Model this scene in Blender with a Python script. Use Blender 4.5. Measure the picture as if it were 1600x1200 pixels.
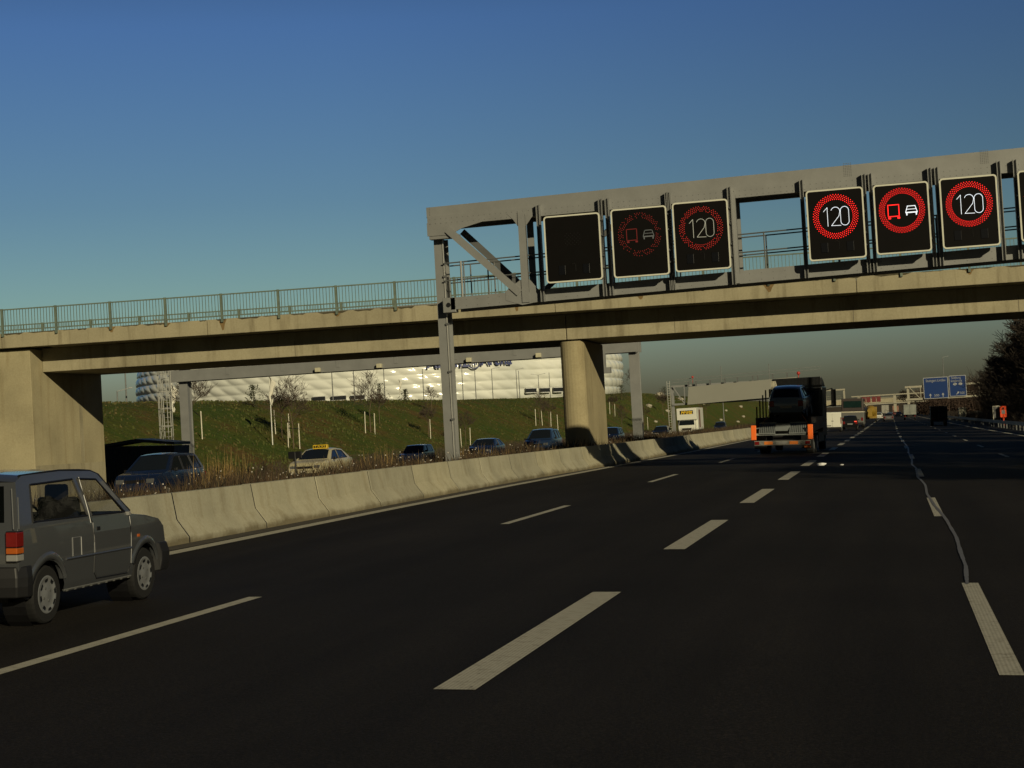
import bpy, bmesh, math, random
from math import sin, cos, pi, radians, sqrt, atan2, tan
from mathutils import Vector, Matrix, noise
from mathutils.geometry import tessellate_polygon

for o in list(bpy.data.objects):
    bpy.data.objects.remove(o)
S = bpy.context.scene
COL = S.collection
random.seed(7)

# ------------------------------------------------------------------ camera
YAW, PITCH, ROLL, CAMZ = 0.21865, 0.02834, 0.05646, 1.84
_F = Vector((-sin(YAW)*cos(PITCH), cos(YAW)*cos(PITCH), sin(PITCH)))
_R = Vector((cos(YAW), sin(YAW), 0)); _U = _R.cross(_F)
R2 = _R*cos(ROLL) - _U*sin(ROLL); U2 = _R*sin(ROLL) + _U*cos(ROLL)
cd = bpy.data.cameras.new('camera'); cam = bpy.data.objects.new('camera', cd); COL.objects.link(cam)
cd.sensor_width = 36; cd.lens = 2649.456/1600*36; cd.clip_start = 0.1; cd.clip_end = 9000
m = Matrix((R2, U2, -_F)).transposed().to_4x4(); m.translation = (0, 0, CAMZ)
cam.matrix_world = m
S.camera = cam

# ------------------------------------------------------------------ sky, sun, exposure
SUNV = Vector((0.75, -1.0, 0.42)).normalized()      # towards the sun
EL = math.asin(SUNV.z); AZ = atan2(SUNV.x, SUNV.y)
W = bpy.data.worlds.new('World'); S.world = W; W.use_nodes = True
nt = W.node_tree; nt.nodes.clear()
wo = nt.nodes.new('ShaderNodeOutputWorld'); bg = nt.nodes.new('ShaderNodeBackground')
sky = nt.nodes.new('ShaderNodeTexSky'); sky.sky_type = 'NISHITA'; sky.sun_disc = False
sky.sun_elevation = EL; sky.sun_rotation = AZ; sky.air_density = 1.0; sky.dust_density = 0.6; sky.ozone_density = 2.0
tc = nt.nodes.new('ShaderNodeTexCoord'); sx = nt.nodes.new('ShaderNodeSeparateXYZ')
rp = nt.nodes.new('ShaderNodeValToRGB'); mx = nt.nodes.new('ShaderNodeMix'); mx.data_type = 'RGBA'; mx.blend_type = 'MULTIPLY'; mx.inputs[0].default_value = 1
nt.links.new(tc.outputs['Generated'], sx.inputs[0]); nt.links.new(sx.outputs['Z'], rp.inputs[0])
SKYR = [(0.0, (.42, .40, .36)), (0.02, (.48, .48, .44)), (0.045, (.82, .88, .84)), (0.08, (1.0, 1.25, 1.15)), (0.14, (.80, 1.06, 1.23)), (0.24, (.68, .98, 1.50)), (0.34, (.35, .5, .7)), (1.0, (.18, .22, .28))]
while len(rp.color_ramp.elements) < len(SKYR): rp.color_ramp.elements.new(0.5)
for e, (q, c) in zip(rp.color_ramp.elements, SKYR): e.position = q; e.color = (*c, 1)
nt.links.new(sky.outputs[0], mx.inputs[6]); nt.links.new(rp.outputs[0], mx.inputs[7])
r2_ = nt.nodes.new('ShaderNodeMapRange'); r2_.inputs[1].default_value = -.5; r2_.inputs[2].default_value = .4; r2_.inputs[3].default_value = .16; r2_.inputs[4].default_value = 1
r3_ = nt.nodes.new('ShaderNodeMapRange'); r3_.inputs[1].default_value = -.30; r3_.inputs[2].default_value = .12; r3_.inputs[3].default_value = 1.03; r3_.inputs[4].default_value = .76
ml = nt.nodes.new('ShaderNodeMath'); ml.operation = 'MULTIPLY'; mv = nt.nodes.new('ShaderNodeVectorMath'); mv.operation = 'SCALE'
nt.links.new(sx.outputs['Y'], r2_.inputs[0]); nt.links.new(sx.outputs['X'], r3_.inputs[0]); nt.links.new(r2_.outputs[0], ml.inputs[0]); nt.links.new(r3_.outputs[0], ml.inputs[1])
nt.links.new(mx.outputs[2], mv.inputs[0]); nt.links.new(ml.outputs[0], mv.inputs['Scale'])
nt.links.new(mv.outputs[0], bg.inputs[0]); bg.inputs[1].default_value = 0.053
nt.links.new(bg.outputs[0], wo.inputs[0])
sd = bpy.data.lights.new('sun', 'SUN'); sd.energy = 4.7; sd.angle = radians(0.5); sd.color = (1.0, .87, .57)
so = bpy.data.objects.new('sun', sd); COL.objects.link(so); so.rotation_euler = SUNV.to_track_quat('Z', 'Y').to_euler(); so.location = (40, -60, 60)
S.view_settings.view_transform = 'Standard'; S.view_settings.look = 'None'; S.view_settings.gamma = 1
S.view_settings.exposure = -0.55
S.render.engine = 'CYCLES'
S.cycles.max_bounces = 6; S.cycles.diffuse_bounces = 3; S.cycles.transparent_max_bounces = 12
S.cycles.use_denoising = True

# ------------------------------------------------------------------ materials
MATS = {}
def mat(name, col, rough=.7, metal=0, var=.12, scale=3, bump=0, bscale=40, emit=None, estr=0, alpha=1, trans=0, col2=None, spec=.5, stretch=None, coat=0):
    if name in MATS: return MATS[name]
    M = bpy.data.materials.new(name); M.use_nodes = True; n = M.node_tree.nodes; l = M.node_tree.links
    b = n['Principled BSDF']
    b.inputs['Roughness'].default_value = rough; b.inputs['Metallic'].default_value = metal
    b.inputs['Specular IOR Level'].default_value = spec
    b.inputs['Coat Weight'].default_value = coat
    t = n.new('ShaderNodeTexCoord'); mp = n.new('ShaderNodeMapping'); l.new(t.outputs['Object'], mp.inputs[0])
    if stretch: mp.inputs['Scale'].default_value = stretch
    if var > 0 or col2:
        nz = n.new('ShaderNodeTexNoise'); nz.inputs['Scale'].default_value = scale; nz.inputs['Detail'].default_value = 7; nz.inputs['Roughness'].default_value = .62
        l.new(mp.outputs[0], nz.inputs['Vector'])
        r = n.new('ShaderNodeValToRGB'); r.color_ramp.elements[0].position = .3; r.color_ramp.elements[1].position = .7
        c2 = col2 or tuple(min(1, c*(1+var)) for c in col)
        c1 = col if col2 else tuple(c*(1-var) for c in col)
        r.color_ramp.elements[0].color = (*c1, 1); r.color_ramp.elements[1].color = (*c2, 1)
        l.new(nz.outputs[0], r.inputs[0]); l.new(r.outputs[0], b.inputs['Base Color'])
    else:
        b.inputs['Base Color'].default_value = (*col, 1)
    if bump > 0:
        nb = n.new('ShaderNodeTexNoise'); nb.inputs['Scale'].default_value = bscale; nb.inputs['Detail'].default_value = 4
        l.new(mp.outputs[0], nb.inputs['Vector']); bp = n.new('ShaderNodeBump'); bp.inputs['Strength'].default_value = bump; bp.inputs['Distance'].default_value = .02
        l.new(nb.outputs[0], bp.inputs['Height']); l.new(bp.outputs[0], b.inputs['Normal'])
    if emit:
        b.inputs['Emission Color'].default_value = (*emit, 1); b.inputs['Emission Strength'].default_value = estr
    if trans: b.inputs['Transmission Weight'].default_value = trans
    if alpha < 1: b.inputs['Alpha'].default_value = alpha
    MATS[name] = M; return M

def ramp(n, pts):
    r = n.new('ShaderNodeValToRGB')
    while len(r.color_ramp.elements) < len(pts): r.color_ramp.elements.new(.5)
    for e, (q, c) in zip(r.color_ramp.elements, pts):
        e.position = q; e.color = (*c, 1) if len(c) == 3 else c
    return r

def concrete(name, base, dark=.55, drip=True, seam=None, scale=1.0, vary=False):
    """weathered concrete: blotches, vertical streaks, fine grain, optional board seams"""
    if name in MATS: return MATS[name]
    M = bpy.data.materials.new(name); M.use_nodes = True; n = M.node_tree.nodes; l = M.node_tree.links; b = n['Principled BSDF']
    b.inputs['Roughness'].default_value = .88; b.inputs['Specular IOR Level'].default_value = .25
    g = n.new('ShaderNodeNewGeometry')
    def nz(sc, st, det=6, ro=.6):
        mp = n.new('ShaderNodeMapping'); mp.inputs['Scale'].default_value = st; l.new(g.outputs['Position'], mp.inputs[0])
        z = n.new('ShaderNodeTexNoise'); z.inputs['Scale'].default_value = sc; z.inputs['Detail'].default_value = det; z.inputs['Roughness'].default_value = ro
        l.new(mp.outputs[0], z.inputs['Vector']); return z.outputs[0]
    def mul(a, bb, f=1):
        x = n.new('ShaderNodeMix'); x.data_type = 'RGBA'; x.blend_type = 'MULTIPLY'; x.inputs[0].default_value = f
        l.new(a, x.inputs[6]); l.new(bb, x.inputs[7]); return x.outputs[2]
    r1 = ramp(n, [(.3, tuple(c*.78 for c in base)), (.55, base), (.75, tuple(min(1, c*1.12) for c in base))]); l.new(nz(.5*scale, (1, 1, 1)), r1.inputs[0]); c = r1.outputs[0]
    r2 = ramp(n, [(.30, (dark, dark*.95, dark*.88)), (.48, (1, 1, 1))]); l.new(nz(1.6*scale, (1.6, 1.6, .16), 5), r2.inputs[0])
    if drip: c = mul(c, r2.outputs[0], .75)
    r3 = ramp(n, [(.35, (.82, .8, .76)), (.6, (1.0, 1.0, 1.0))]); l.new(nz(14*scale, (1, 1, 1), 8, .75), r3.inputs[0]); c = mul(c, r3.outputs[0], .8)
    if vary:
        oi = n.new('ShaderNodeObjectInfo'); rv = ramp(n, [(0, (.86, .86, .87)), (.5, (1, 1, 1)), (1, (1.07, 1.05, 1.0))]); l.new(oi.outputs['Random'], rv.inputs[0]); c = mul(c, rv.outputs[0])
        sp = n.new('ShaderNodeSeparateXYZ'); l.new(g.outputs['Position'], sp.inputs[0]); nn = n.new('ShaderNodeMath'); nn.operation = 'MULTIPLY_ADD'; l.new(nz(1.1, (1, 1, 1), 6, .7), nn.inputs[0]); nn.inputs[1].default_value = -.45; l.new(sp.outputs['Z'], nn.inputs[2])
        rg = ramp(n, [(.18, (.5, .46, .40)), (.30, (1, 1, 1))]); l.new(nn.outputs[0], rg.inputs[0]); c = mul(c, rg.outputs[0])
    l.new(c, b.inputs['Base Color'])
    bp = n.new('ShaderNodeBump'); bp.inputs['Strength'].default_value = .25; bp.inputs['Distance'].default_value = .02
    l.new(nz(25, (1, 1, 1), 6, .7), bp.inputs['Height']); l.new(bp.outputs[0], b.inputs['Normal'])
    MATS[name] = M; return M

def asphalt():
    M = bpy.data.materials.new('asphalt'); M.use_nodes = True; n = M.node_tree.nodes; l = M.node_tree.links; b = n['Principled BSDF']
    g = n.new('ShaderNodeNewGeometry')
    def nz(sc, st, det=6, ro=.6):
        mp = n.new('ShaderNodeMapping'); mp.inputs['Scale'].default_value = st; l.new(g.outputs['Position'], mp.inputs[0])
        z = n.new('ShaderNodeTexNoise'); z.inputs['Scale'].default_value = sc; z.inputs['Detail'].default_value = det; z.inputs['Roughness'].default_value = ro
        l.new(mp.outputs[0], z.inputs['Vector']); return z.outputs[0]
    r1 = ramp(n, [(.3, (.0085, .0074, .0068)), (.7, (.0185, .0162, .0145))]); l.new(nz(.9, (1, .05, 1)), r1.inputs[0])
    r2 = ramp(n, [(.3, (.45, .45, .45)), (.50, (1, 1, 1)), (.68, (2.3, 2.2, 2.0))]); l.new(nz(42, (1, 1, 1), 3, .8), r2.inputs[0])
    x = n.new('ShaderNodeMix'); x.data_type = 'RGBA'; x.blend_type = 'MULTIPLY'; x.inputs[0].default_value = 1; l.new(r1.outputs[0], x.inputs[6]); l.new(r2.outputs[0], x.inputs[7])
    r3 = ramp(n, [(.35, (.8, .8, .8)), (.6, (1.05, 1.05, 1.05))]); l.new(nz(.25, (1, 1, 1), 5), r3.inputs[0])
    y = n.new('ShaderNodeMix'); y.data_type = 'RGBA'; y.blend_type = 'MULTIPLY'; y.inputs[0].default_value = 1; l.new(x.outputs[2], y.inputs[6]); l.new(r3.outputs[0], y.inputs[7])
    l.new(y.outputs[2], b.inputs['Base Color'])
    b.inputs['Roughness'].default_value = .85; b.inputs['Specular IOR Level'].default_value = .12
    bp = n.new('ShaderNodeBump'); bp.inputs['Strength'].default_value = .45; bp.inputs['Distance'].default_value = .012
    l.new(nz(70, (1, 1, 1), 3, .7), bp.inputs['Height']); l.new(bp.outputs[0], b.inputs['Normal'])
    MATS['asphalt'] = M; return M

def paint_mark():
    M = bpy.data.materials.new('road_paint'); M.use_nodes = True; n = M.node_tree.nodes; l = M.node_tree.links; b = n['Principled BSDF']
    g = n.new('ShaderNodeNewGeometry')
    mp = n.new('ShaderNodeMapping'); mp.inputs['Rotation'].default_value = (0, 0, radians(45)); mp.inputs['Scale'].default_value = (1, 1, 0.0); l.new(g.outputs['Position'], mp.inputs[0])
    ck = n.new('ShaderNodeTexChecker'); ck.inputs['Scale'].default_value = 46; ck.inputs[1].default_value = (.47, .45, .37, 1); ck.inputs[2].default_value = (.34, .325, .26, 1); l.new(mp.outputs[0], ck.inputs[0])
    z = n.new('ShaderNodeTexNoise'); z.inputs['Scale'].default_value = 9; z.inputs['Detail'].default_value = 8; z.inputs['Roughness'].default_value = .8; l.new(g.outputs['Position'], z.inputs['Vector'])
    r = ramp(n, [(.33, (.55, .53, .5)), (.5, (1, 1, 1))]); l.new(z.outputs[0], r.inputs[0])
    x = n.new('ShaderNodeMix'); x.data_type = 'RGBA'; x.blend_type = 'MULTIPLY'; x.inputs[0].default_value = 1; l.new(ck.outputs[0], x.inputs[6]); l.new(r.outputs[0], x.inputs[7])
    zw = n.new('ShaderNodeTexNoise'); zw.inputs['Scale'].default_value = 16; zw.inputs['Detail'].default_value = 9; zw.inputs['Roughness'].default_value = .75; l.new(g.outputs['Position'], zw.inputs['Vector'])
    rw = ramp(n, [(.60, (0, 0, 0)), (.66, (1, 1, 1))]); l.new(zw.outputs[0], rw.inputs[0])
    xw = n.new('ShaderNodeMix'); xw.data_type = 'RGBA'; l.new(rw.outputs[0], xw.inputs[0]); l.new(x.outputs[2], xw.inputs[6]); xw.inputs[7].default_value = (.03, .027, .024, 1)
    l.new(xw.outputs[2], b.inputs['Base Color']); b.inputs['Roughness'].default_value = .8
    MATS['road_paint'] = M; return M

ASPH = asphalt(); PAINT = paint_mark()
CONC = concrete('bridge_concrete', (.375, .338, .228))
CONC_W = concrete('abutment_concrete', (.40, .355, .225), dark=.80, scale=.9)
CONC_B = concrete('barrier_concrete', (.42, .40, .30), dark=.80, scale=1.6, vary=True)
GALV = mat('galvanised_steel', (.235, .24, .235), .55, .25, .1, 1.5, .1, 30)
GALV_D = mat('dark_steel', (.12, .125, .125), .6, .3, .15, 2)
RAILG = mat('green_railing_paint', (.13, .165, .13), .6, .0, .2, 4)
BLACK = mat('black_plastic', (.007, .007, .008), .45, 0, .2, 6)
SCREEN = mat('sign_screen', (.0035, .0030, .0027), .6, 0, .15, 3, spec=.1)
BORDER = mat('sign_border', (.62, .62, .52), .5, 0, .06, 6)
RUBBER = mat('tyre_rubber', (.005, .005, .005), .85, 0, .2, 9)
CHROME = mat('bright_metal', (.6, .6, .6), .25, 1, .05, 5)
GLASSD = mat('dark_tinted_glass', (.010, .013, .016), .06, 0, 0, spec=.6)
GLASSC = mat('clear_glass', (.008, .010, .009), .02, 0, 0, alpha=.34, spec=.5)
RED = mat('tail_lens_red', (.15, .008, .007), .25, 0, .1, 12)
ORANGE = mat('lens_orange', (.40, .09, .012), .3, 0, .1, 12)
WHITEP = mat('lens_clear', (.24, .24, .23), .3, 0, .1, 12)
INT = mat('seat_fabric', (.016, .015, .016), .95, 0, .3, 8, spec=.05)
SOIL = mat('median_soil', (.05, .036, .022), .95, 0, .4, 1.2, .4, 6)

# ------------------------------------------------------------------ object helpers
OFF = {}
def props(o, label=None, cat=None, group=None, kind=None):
    if label: o['label'] = label
    if cat: o['category'] = cat
    if group: o['group'] = group
    if kind: o['kind'] = kind
    return o
def thing(name, label, cat, loc=(0, 0, 0), rot=(0, 0, 0), group=None):
    o = bpy.data.objects.new(name, None); o.empty_display_size = .2; COL.objects.link(o); o.location = loc; o.rotation_euler = rot
    props(o, label, cat, group); OFF[o] = Vector(loc); return o
def obj(name, bm, mt, parent=None, world=False, smooth=False, bevel=0, seg=2, recalc=True, origin=None, soft=0):
    if recalc and bm.faces: bmesh.ops.recalc_face_normals(bm, faces=bm.faces)
    if world and parent is not None:
        bmesh.ops.translate(bm, verts=bm.verts, vec=-OFF[parent])
    if origin is not None:
        bmesh.ops.translate(bm, verts=bm.verts, vec=-Vector(origin))
    me = bpy.data.meshes.new(name); bm.to_mesh(me); bm.free()
    for mm in (mt if isinstance(mt, (list, tuple)) else [mt]): me.materials.append(mm)
    if smooth:
        for p in me.polygons: p.use_smooth = True
    if soft:
        for p in me.polygons: p.use_smooth = True
        me.set_sharp_from_angle(angle=radians(soft))
    o = bpy.data.objects.new(name, me); COL.objects.link(o)
    if origin is not None: o.location = origin
    if parent is not None: o.parent = parent; OFF[o] = OFF.get(parent, Vector())
    if bevel:
        b = o.modifiers.new('bevel', 'BEVEL'); b.width = bevel; b.segments = seg; b.limit_method = 'ANGLE'; b.angle_limit = radians(35); b.harden_normals = False
    return o
def structure(name, bm, mt, label=None, **k):
    o = obj(name, bm, mt, **k); o['kind'] = 'structure'
    return o
def copy_tree(o, parent=None):
    c = o.copy(); COL.objects.link(c)
    if parent is not None: c.parent = parent; c.matrix_parent_inverse = o.matrix_parent_inverse.copy()
    for ch in list(o.children): copy_tree(ch, c)
    return c
def B(): return bmesh.new()
def box(bm, x0, x1, y0, y1, z0, z1, mi=0):
    v = [bm.verts.new(p) for p in [(x0, y0, z0), (x1, y0, z0), (x1, y1, z0), (x0, y1, z0), (x0, y0, z1), (x1, y0, z1), (x1, y1, z1), (x0, y1, z1)]]
    for f in [(0, 3, 2, 1), (4, 5, 6, 7), (0, 1, 5, 4), (1, 2, 6, 5), (2, 3, 7, 6), (3, 0, 4, 7)]:
        bm.faces.new([v[i] for i in f]).material_index = mi
    return bm
def hexa(bm, pts, mi=0):
    v = [bm.verts.new(p) for p in pts]
    for f in [(0, 3, 2, 1), (4, 5, 6, 7), (0, 1, 5, 4), (1, 2, 6, 5), (2, 3, 7, 6), (3, 0, 4, 7)]:
        bm.faces.new([v[i] for i in f]).material_index = mi
def bar(bm, a, b, w, h=None, up=(0, 0, 1), mi=0):
    a, b = Vector(a), Vector(b); h = h or w; d = (b-a).normalized(); u = Vector(up)
    if abs(d.dot(u)) > .98: u = Vector((0, 1, 0))
    s = d.cross(u).normalized(); u = s.cross(d).normalized()
    P = []
    for c in (a, b):
        for i, j in ((-1, -1), (1, -1), (1, 1), (-1, 1)): P.append(c + s*i*w/2 + u*j*h/2)
    hexa(bm, P, mi)
def tube(bm, a, b, r0, r1=None, n=8, caps=True, mi=0):
    a, b = Vector(a), Vector(b); r1 = r0 if r1 is None else r1; d = (b-a)
    if d.length < 1e-6: return
    d.normalize(); u = Vector((0, 0, 1)) if abs(d.z) < .9 else Vector((1, 0, 0)); s = d.cross(u).normalized(); u = s.cross(d)
    A = [bm.verts.new(a + (s*cos(2*pi*i/n) + u*sin(2*pi*i/n))*r0) for i in range(n)]
    C = [bm.verts.new(b + (s*cos(2*pi*i/n) + u*sin(2*pi*i/n))*r1) for i in range(n)]
    for i in range(n): bm.faces.new((A[i], A[(i+1) % n], C[(i+1) % n], C[i])).material_index = mi
    if caps: bm.faces.new(A).material_index = mi; bm.faces.new(C).material_index = mi
def path(bm, pts, r, n=6):
    for a, b in zip(pts[:-1], pts[1:]): tube(bm, a, b, r, n=n)
def lathe_x(bm, prof, n=28, cx=0, cy=0, cz=0, mi=0):
    rings = []
    for x, r in prof:
        rings.append([bm.verts.new((cx+x, cy+r*cos(2*pi*i/n), cz+r*sin(2*pi*i/n))) for i in range(n)])
    for a, b in zip(rings[:-1], rings[1:]):
        for i in range(n): bm.faces.new((a[i], a[(i+1) % n], b[(i+1) % n], b[i])).material_index = mi
def prism_x(bm, poly, x0, x1, mi=0):
    """polygon in (y,z) extruded along x"""
    A = [bm.verts.new((x0, y, z)) for y, z in poly]; C = [bm.verts.new((x1, y, z)) for y, z in poly]; n = len(poly)
    bm.faces.new(A).material_index = mi; bm.faces.new(C).material_index = mi
    for i in range(n): bm.faces.new((A[i], A[(i+1) % n], C[(i+1) % n], C[i])).material_index = mi
def prism_y(bm, poly, y0, y1, mi=0):
    A = [bm.verts.new((x, y0, z)) for x, z in poly]; C = [bm.verts.new((x, y1, z)) for x, z in poly]; n = len(poly)
    bm.faces.new(A).material_index = mi; bm.faces.new(C).material_index = mi
    for i in range(n): bm.faces.new((A[i], A[(i+1) % n], C[(i+1) % n], C[i])).material_index = mi
def ribbon_y(bm, pts, w, y, th=.006, closed=False):
    """stroke of width w along (x,z) points on a plane facing -y"""
    P = list(pts); 
    if closed: P = P + [P[0]]
    for (xa, za), (xb, zb) in zip(P[:-1], P[1:]):
        d = Vector((xb-xa, zb-za)); L = d.length
        if L < 1e-6: continue
        d /= L; nx, nz_ = -d.y*w/2, d.x*w/2; ex, ez = d.x*w/2*.8, d.y*w/2*.8
        q = [(xa-ex+nx, za-ez+nz_), (xa-ex-nx, za-ez-nz_), (xb+ex-nx, zb+ez-nz_), (xb+ex+nx, zb+ez+nz_)]
        prism_y(bm, q, y-th, y)
def disc_y(bm, x, z, r, y, n=6, mi=0):
    bm.faces.new([bm.verts.new((x+r*cos(2*pi*i/n), y, z+r*sin(2*pi*i/n))) for i in range(n)]).material_index = mi
def text_mesh(txt, size, name, mt, parent, loc, rot, extr=.01, spacing=1.0, width=None, bold=0, shear=0):
    cu = bpy.data.curves.new('t', 'FONT'); cu.body = txt; cu.size = size; cu.extrude = extr; cu.align_x = 'CENTER'; cu.align_y = 'CENTER'; cu.space_character = spacing; cu.offset = bold; cu.shear = shear
    t = bpy.data.objects.new('t', cu); COL.objects.link(t)
    dg = bpy.context.evaluated_depsgraph_get(); me = bpy.data.meshes.new_from_object(t.evaluated_get(dg))
    bpy.data.objects.remove(t)
    xs = [v.co.x for v in me.vertices]
    if width and xs:
        k = width/(max(xs)-min(xs))
        for v in me.vertices: v.co.x *= k
    me.transform(Matrix.Translation(loc) @ rot.to_4x4())
    me.materials.clear(); me.materials.append(mt)
    o = bpy.data.objects.new(name, me); COL.objects.link(o)
    if parent is not None: o.parent = parent
    return o
FACE_Y = Matrix.Rotation(radians(90), 3, 'X')       # text upright, facing -y

CR = .0336
ONES = 'zeroth first second third fourth fifth sixth seventh eighth ninth tenth eleventh twelfth thirteenth fourteenth fifteenth sixteenth seventeenth eighteenth nineteenth'.split()
def ordw(n):
    if n < 20: return ONES[n]
    t = ['', '', 'twent', 'thirt', 'fort', 'fift', 'sixt', 'sevent', 'eight', 'ninet'][n//10]
    return t+'ieth' if n % 10 == 0 else t+'y-'+ONES[n % 10]
def rz(x): return -CR*x                            # our carriageway's surface
def oz(x): return .42 + (x+14.6)*.03              # opposite carriageway
def emb_crest(Y):
    pts = [(0, 6.0), (126, 6.1), (230, 6.9), (318, 7.9), (416, 9.9), (1100, 10.3)]
    if Y <= 0: return 6.0
    for (a, za), (b, zb) in zip(pts[:-1], pts[1:]):
        if Y <= b: return za+(zb-za)*(Y-a)/(b-a)
    return 10.3
def emb(X, Y):
    zc = emb_crest(Y); t = max(0, min(1, (-X-43)/20)); t = t*t*(3-2*t)
    return -.35 + t*(zc+.35)

# ================================================================== SETTING
# one base sheet to the horizon
bm = B(); v = [bm.verts.new(p) for p in [(-6000, -800, -1.4), (6000, -800, -1.4), (6000, 7000, -1.4), (-6000, 7000, -1.4)]]; bm.faces.new(v)
structure('ground', bm, mat('field_earth', (.055, .050, .030), .95, 0, .3, .02))
# our carriageway
bm = B()
ys = [-40]+[i*20 for i in range(0, 76)]
def strip(bm, x0, z0, x1, z1, ys):
    prev = None
    for y in ys:
        c = (bm.verts.new((x0, y, z0)), bm.verts.new((x1, y, z1)))
        if prev: bm.faces.new((prev[0], prev[1], c[1], c[0]))
        prev = c
strip(bm, -11.35, rz(-11.35), 11.6, rz(11.6), ys); structure('road', bm, ASPH)
bm = B(); strip(bm, -41.5, oz(-41.5), -14.7, oz(-14.7), ys); structure('opposite_road', bm, ASPH)
bm = B()
prev = None
for k in range(0, 160):
    y = -20+k*8
    row = [bm.verts.new((x, y, z+.05*noise.noise(Vector((x*2, y*.3, 0))))) for x, z in ((-11.2, .34), (-11.9, .52), (-13.2, .58), (-14.3, .52), (-14.8, .36))]
    if prev:
        for i in range(4): bm.faces.new((prev[i], prev[i+1], row[i+1], row[i]))
    prev = row
structure('median_strip', bm, SOIL)
GRASSR = mat('verge_grass', (.03, .032, .012), .95, 0, .4, .8, .3, 8, col2=(.05, .042, .018))
bm = B(); prev = None
for k in range(0, 100):
    y = -60+k*16
    row = [bm.verts.new((x, y, z+.12*noise.noise(Vector((x*.3, y*.05, 3))))) for x, z in ((11.5, -.42), (13, -.55), (16, -.35), (24, .3), (60, .6), (300, .5))]
    if prev:
        for i in range(5): bm.faces.new((prev[i], prev[i+1], row[i+1], row[i]))
    prev = row
structure('verge', bm, GRASSR)

# embankment
def grass_mat():
    M = bpy.data.materials.new('embankment_grass'); M.use_nodes = True; n = M.node_tree.nodes; l = M.node_tree.links; b = n['Principled BSDF']; b.inputs['Roughness'].default_value = .95; b.inputs['Specular IOR Level'].default_value = .1
    g = n.new('ShaderNodeNewGeometry')
    def nz(sc, det=8, ro=.65, st=(1, 1, 1)):
        mp = n.new('ShaderNodeMapping'); mp.inputs['Scale'].default_value = st; l.new(g.outputs['Position'], mp.inputs[0])
        z = n.new('ShaderNodeTexNoise'); z.inputs['Scale'].default_value = sc; z.inputs['Detail'].default_value = det; z.inputs['Roughness'].default_value = ro; l.new(mp.outputs[0], z.inputs['Vector']); return z.outputs[0]
    r1 = ramp(n, [(.40, (.066, .098, .017)), (.53, (.090, .096, .020)), (.62, (.125, .086, .028))]); l.new(nz(.14, 9, .7), r1.inputs[0])
    r2 = ramp(n, [(.3, (.42, .42, .42)), (.55, (1.0, 1.0, 1.0)), (.75, (1.5, 1.35, 1.1))]); l.new(nz(1.7, 9, .8), r2.inputs[0])
    x = n.new('ShaderNodeMix'); x.data_type = 'RGBA'; x.blend_type = 'MULTIPLY'; x.inputs[0].default_value = 1; l.new(r1.outputs[0], x.inputs[6]); l.new(r2.outputs[0], x.inputs[7]); 
    # brownish crest and foot: dry grass by height with noise
    l.new(x.outputs[2], b.inputs['Base Color'])
    bp = n.new('ShaderNodeBump'); bp.inputs['Strength'].default_value = .6; bp.inputs['Distance'].default_value = .25; l.new(nz(2.5, 6, .7), bp.inputs['Height']); l.new(bp.outputs[0], b.inputs['Normal'])
    return M
bm = B(); prev = None
xs = [-41.4]+[-43-i*1.0 for i in range(0, 22)]+[-66, -75, -95, -120, -160]
yy = [-40+4*i for i in range(0, 110)]+[400+i*12 for i in range(0, 60)]
for y in yy:
    row = []
    for x in xs:
        z = emb(x, y)
        if x < -43 and x > -100: z += .10*noise.noise(Vector((x*.35, y*.12, 1))) + .05*noise.noise(Vector((x*1.1, y*.7, 5)))
        if x < -100: z = emb_crest(y) - (abs(x)-100)*.05
        row.append(bm.verts.new((x, y, z)))
    if prev:
        for i in range(len(xs)-1): bm.faces.new((prev[i], prev[i+1], row[i+1], row[i]))
    prev = row
structure('embankment', bm, grass_mat(), smooth=True)

# markings (each countable dash / line is flat paint on the road)
def quad(bm, pts, lift=.004):
    bm.faces.new([bm.verts.new((x, y, rz(x)+lift)) for x, y in pts])
def poly_strip(bm, pts, w, lift=.004):
    for (xa, ya), (xb, yb) in zip(pts[:-1], pts[1:]):
        quad(bm, [(xa-w/2, ya), (xa+w/2, ya), (xb+w/2, yb), (xb-w/2, yb)], lift)
bm = B()
poly_strip(bm, [(-10.42, -30), (-10.42, 23), (-10.50, 34), (-10.48, 46), (-10.34, 56), (-10.0, 80), (-9.9, 120), (-9.9, 900)], .27)
structure('edge_line', bm, PAINT)
bm = B()
for k in range(-2, 40):
    y0 = 11.2+18*k; x = -6.77+min(.35, max(0, (y0-40)/26*.25)); poly_strip(bm, [(x, y0), (x, y0+6)], .15)
structure('lane_line', bm, PAINT)
bm = B()
for k in range(-2, 70):
    y0 = 11.27+12.05*k; x = -3.03+min(.3, max(0, (y0-60)*.004)); poly_strip(bm, [(x, y0), (x, y0+6.4)], .30)
structure('block_line', bm, PAINT)
bm = B()
for k in range(-2, 45):
    y0 = 12.15+18*k; x = .70-min(.25, max(0, (y0-60)*.003)); poly_strip(bm, [(x, y0), (x, y0+6.4)], .17)
structure('dash_line', bm, PAINT)
bm = B()
for k in range(0, 40):
    y0 = 13.5+17.6*k; poly_strip(bm, [(4.17, y0), (4.17, y0+5)], .15)
poly_strip(bm, [(8.45, -30), (8.45, 100), (7.9, 160), (7.7, 212), (7.6, 800)], .25)
structure('right_line', bm, PAINT)
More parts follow.
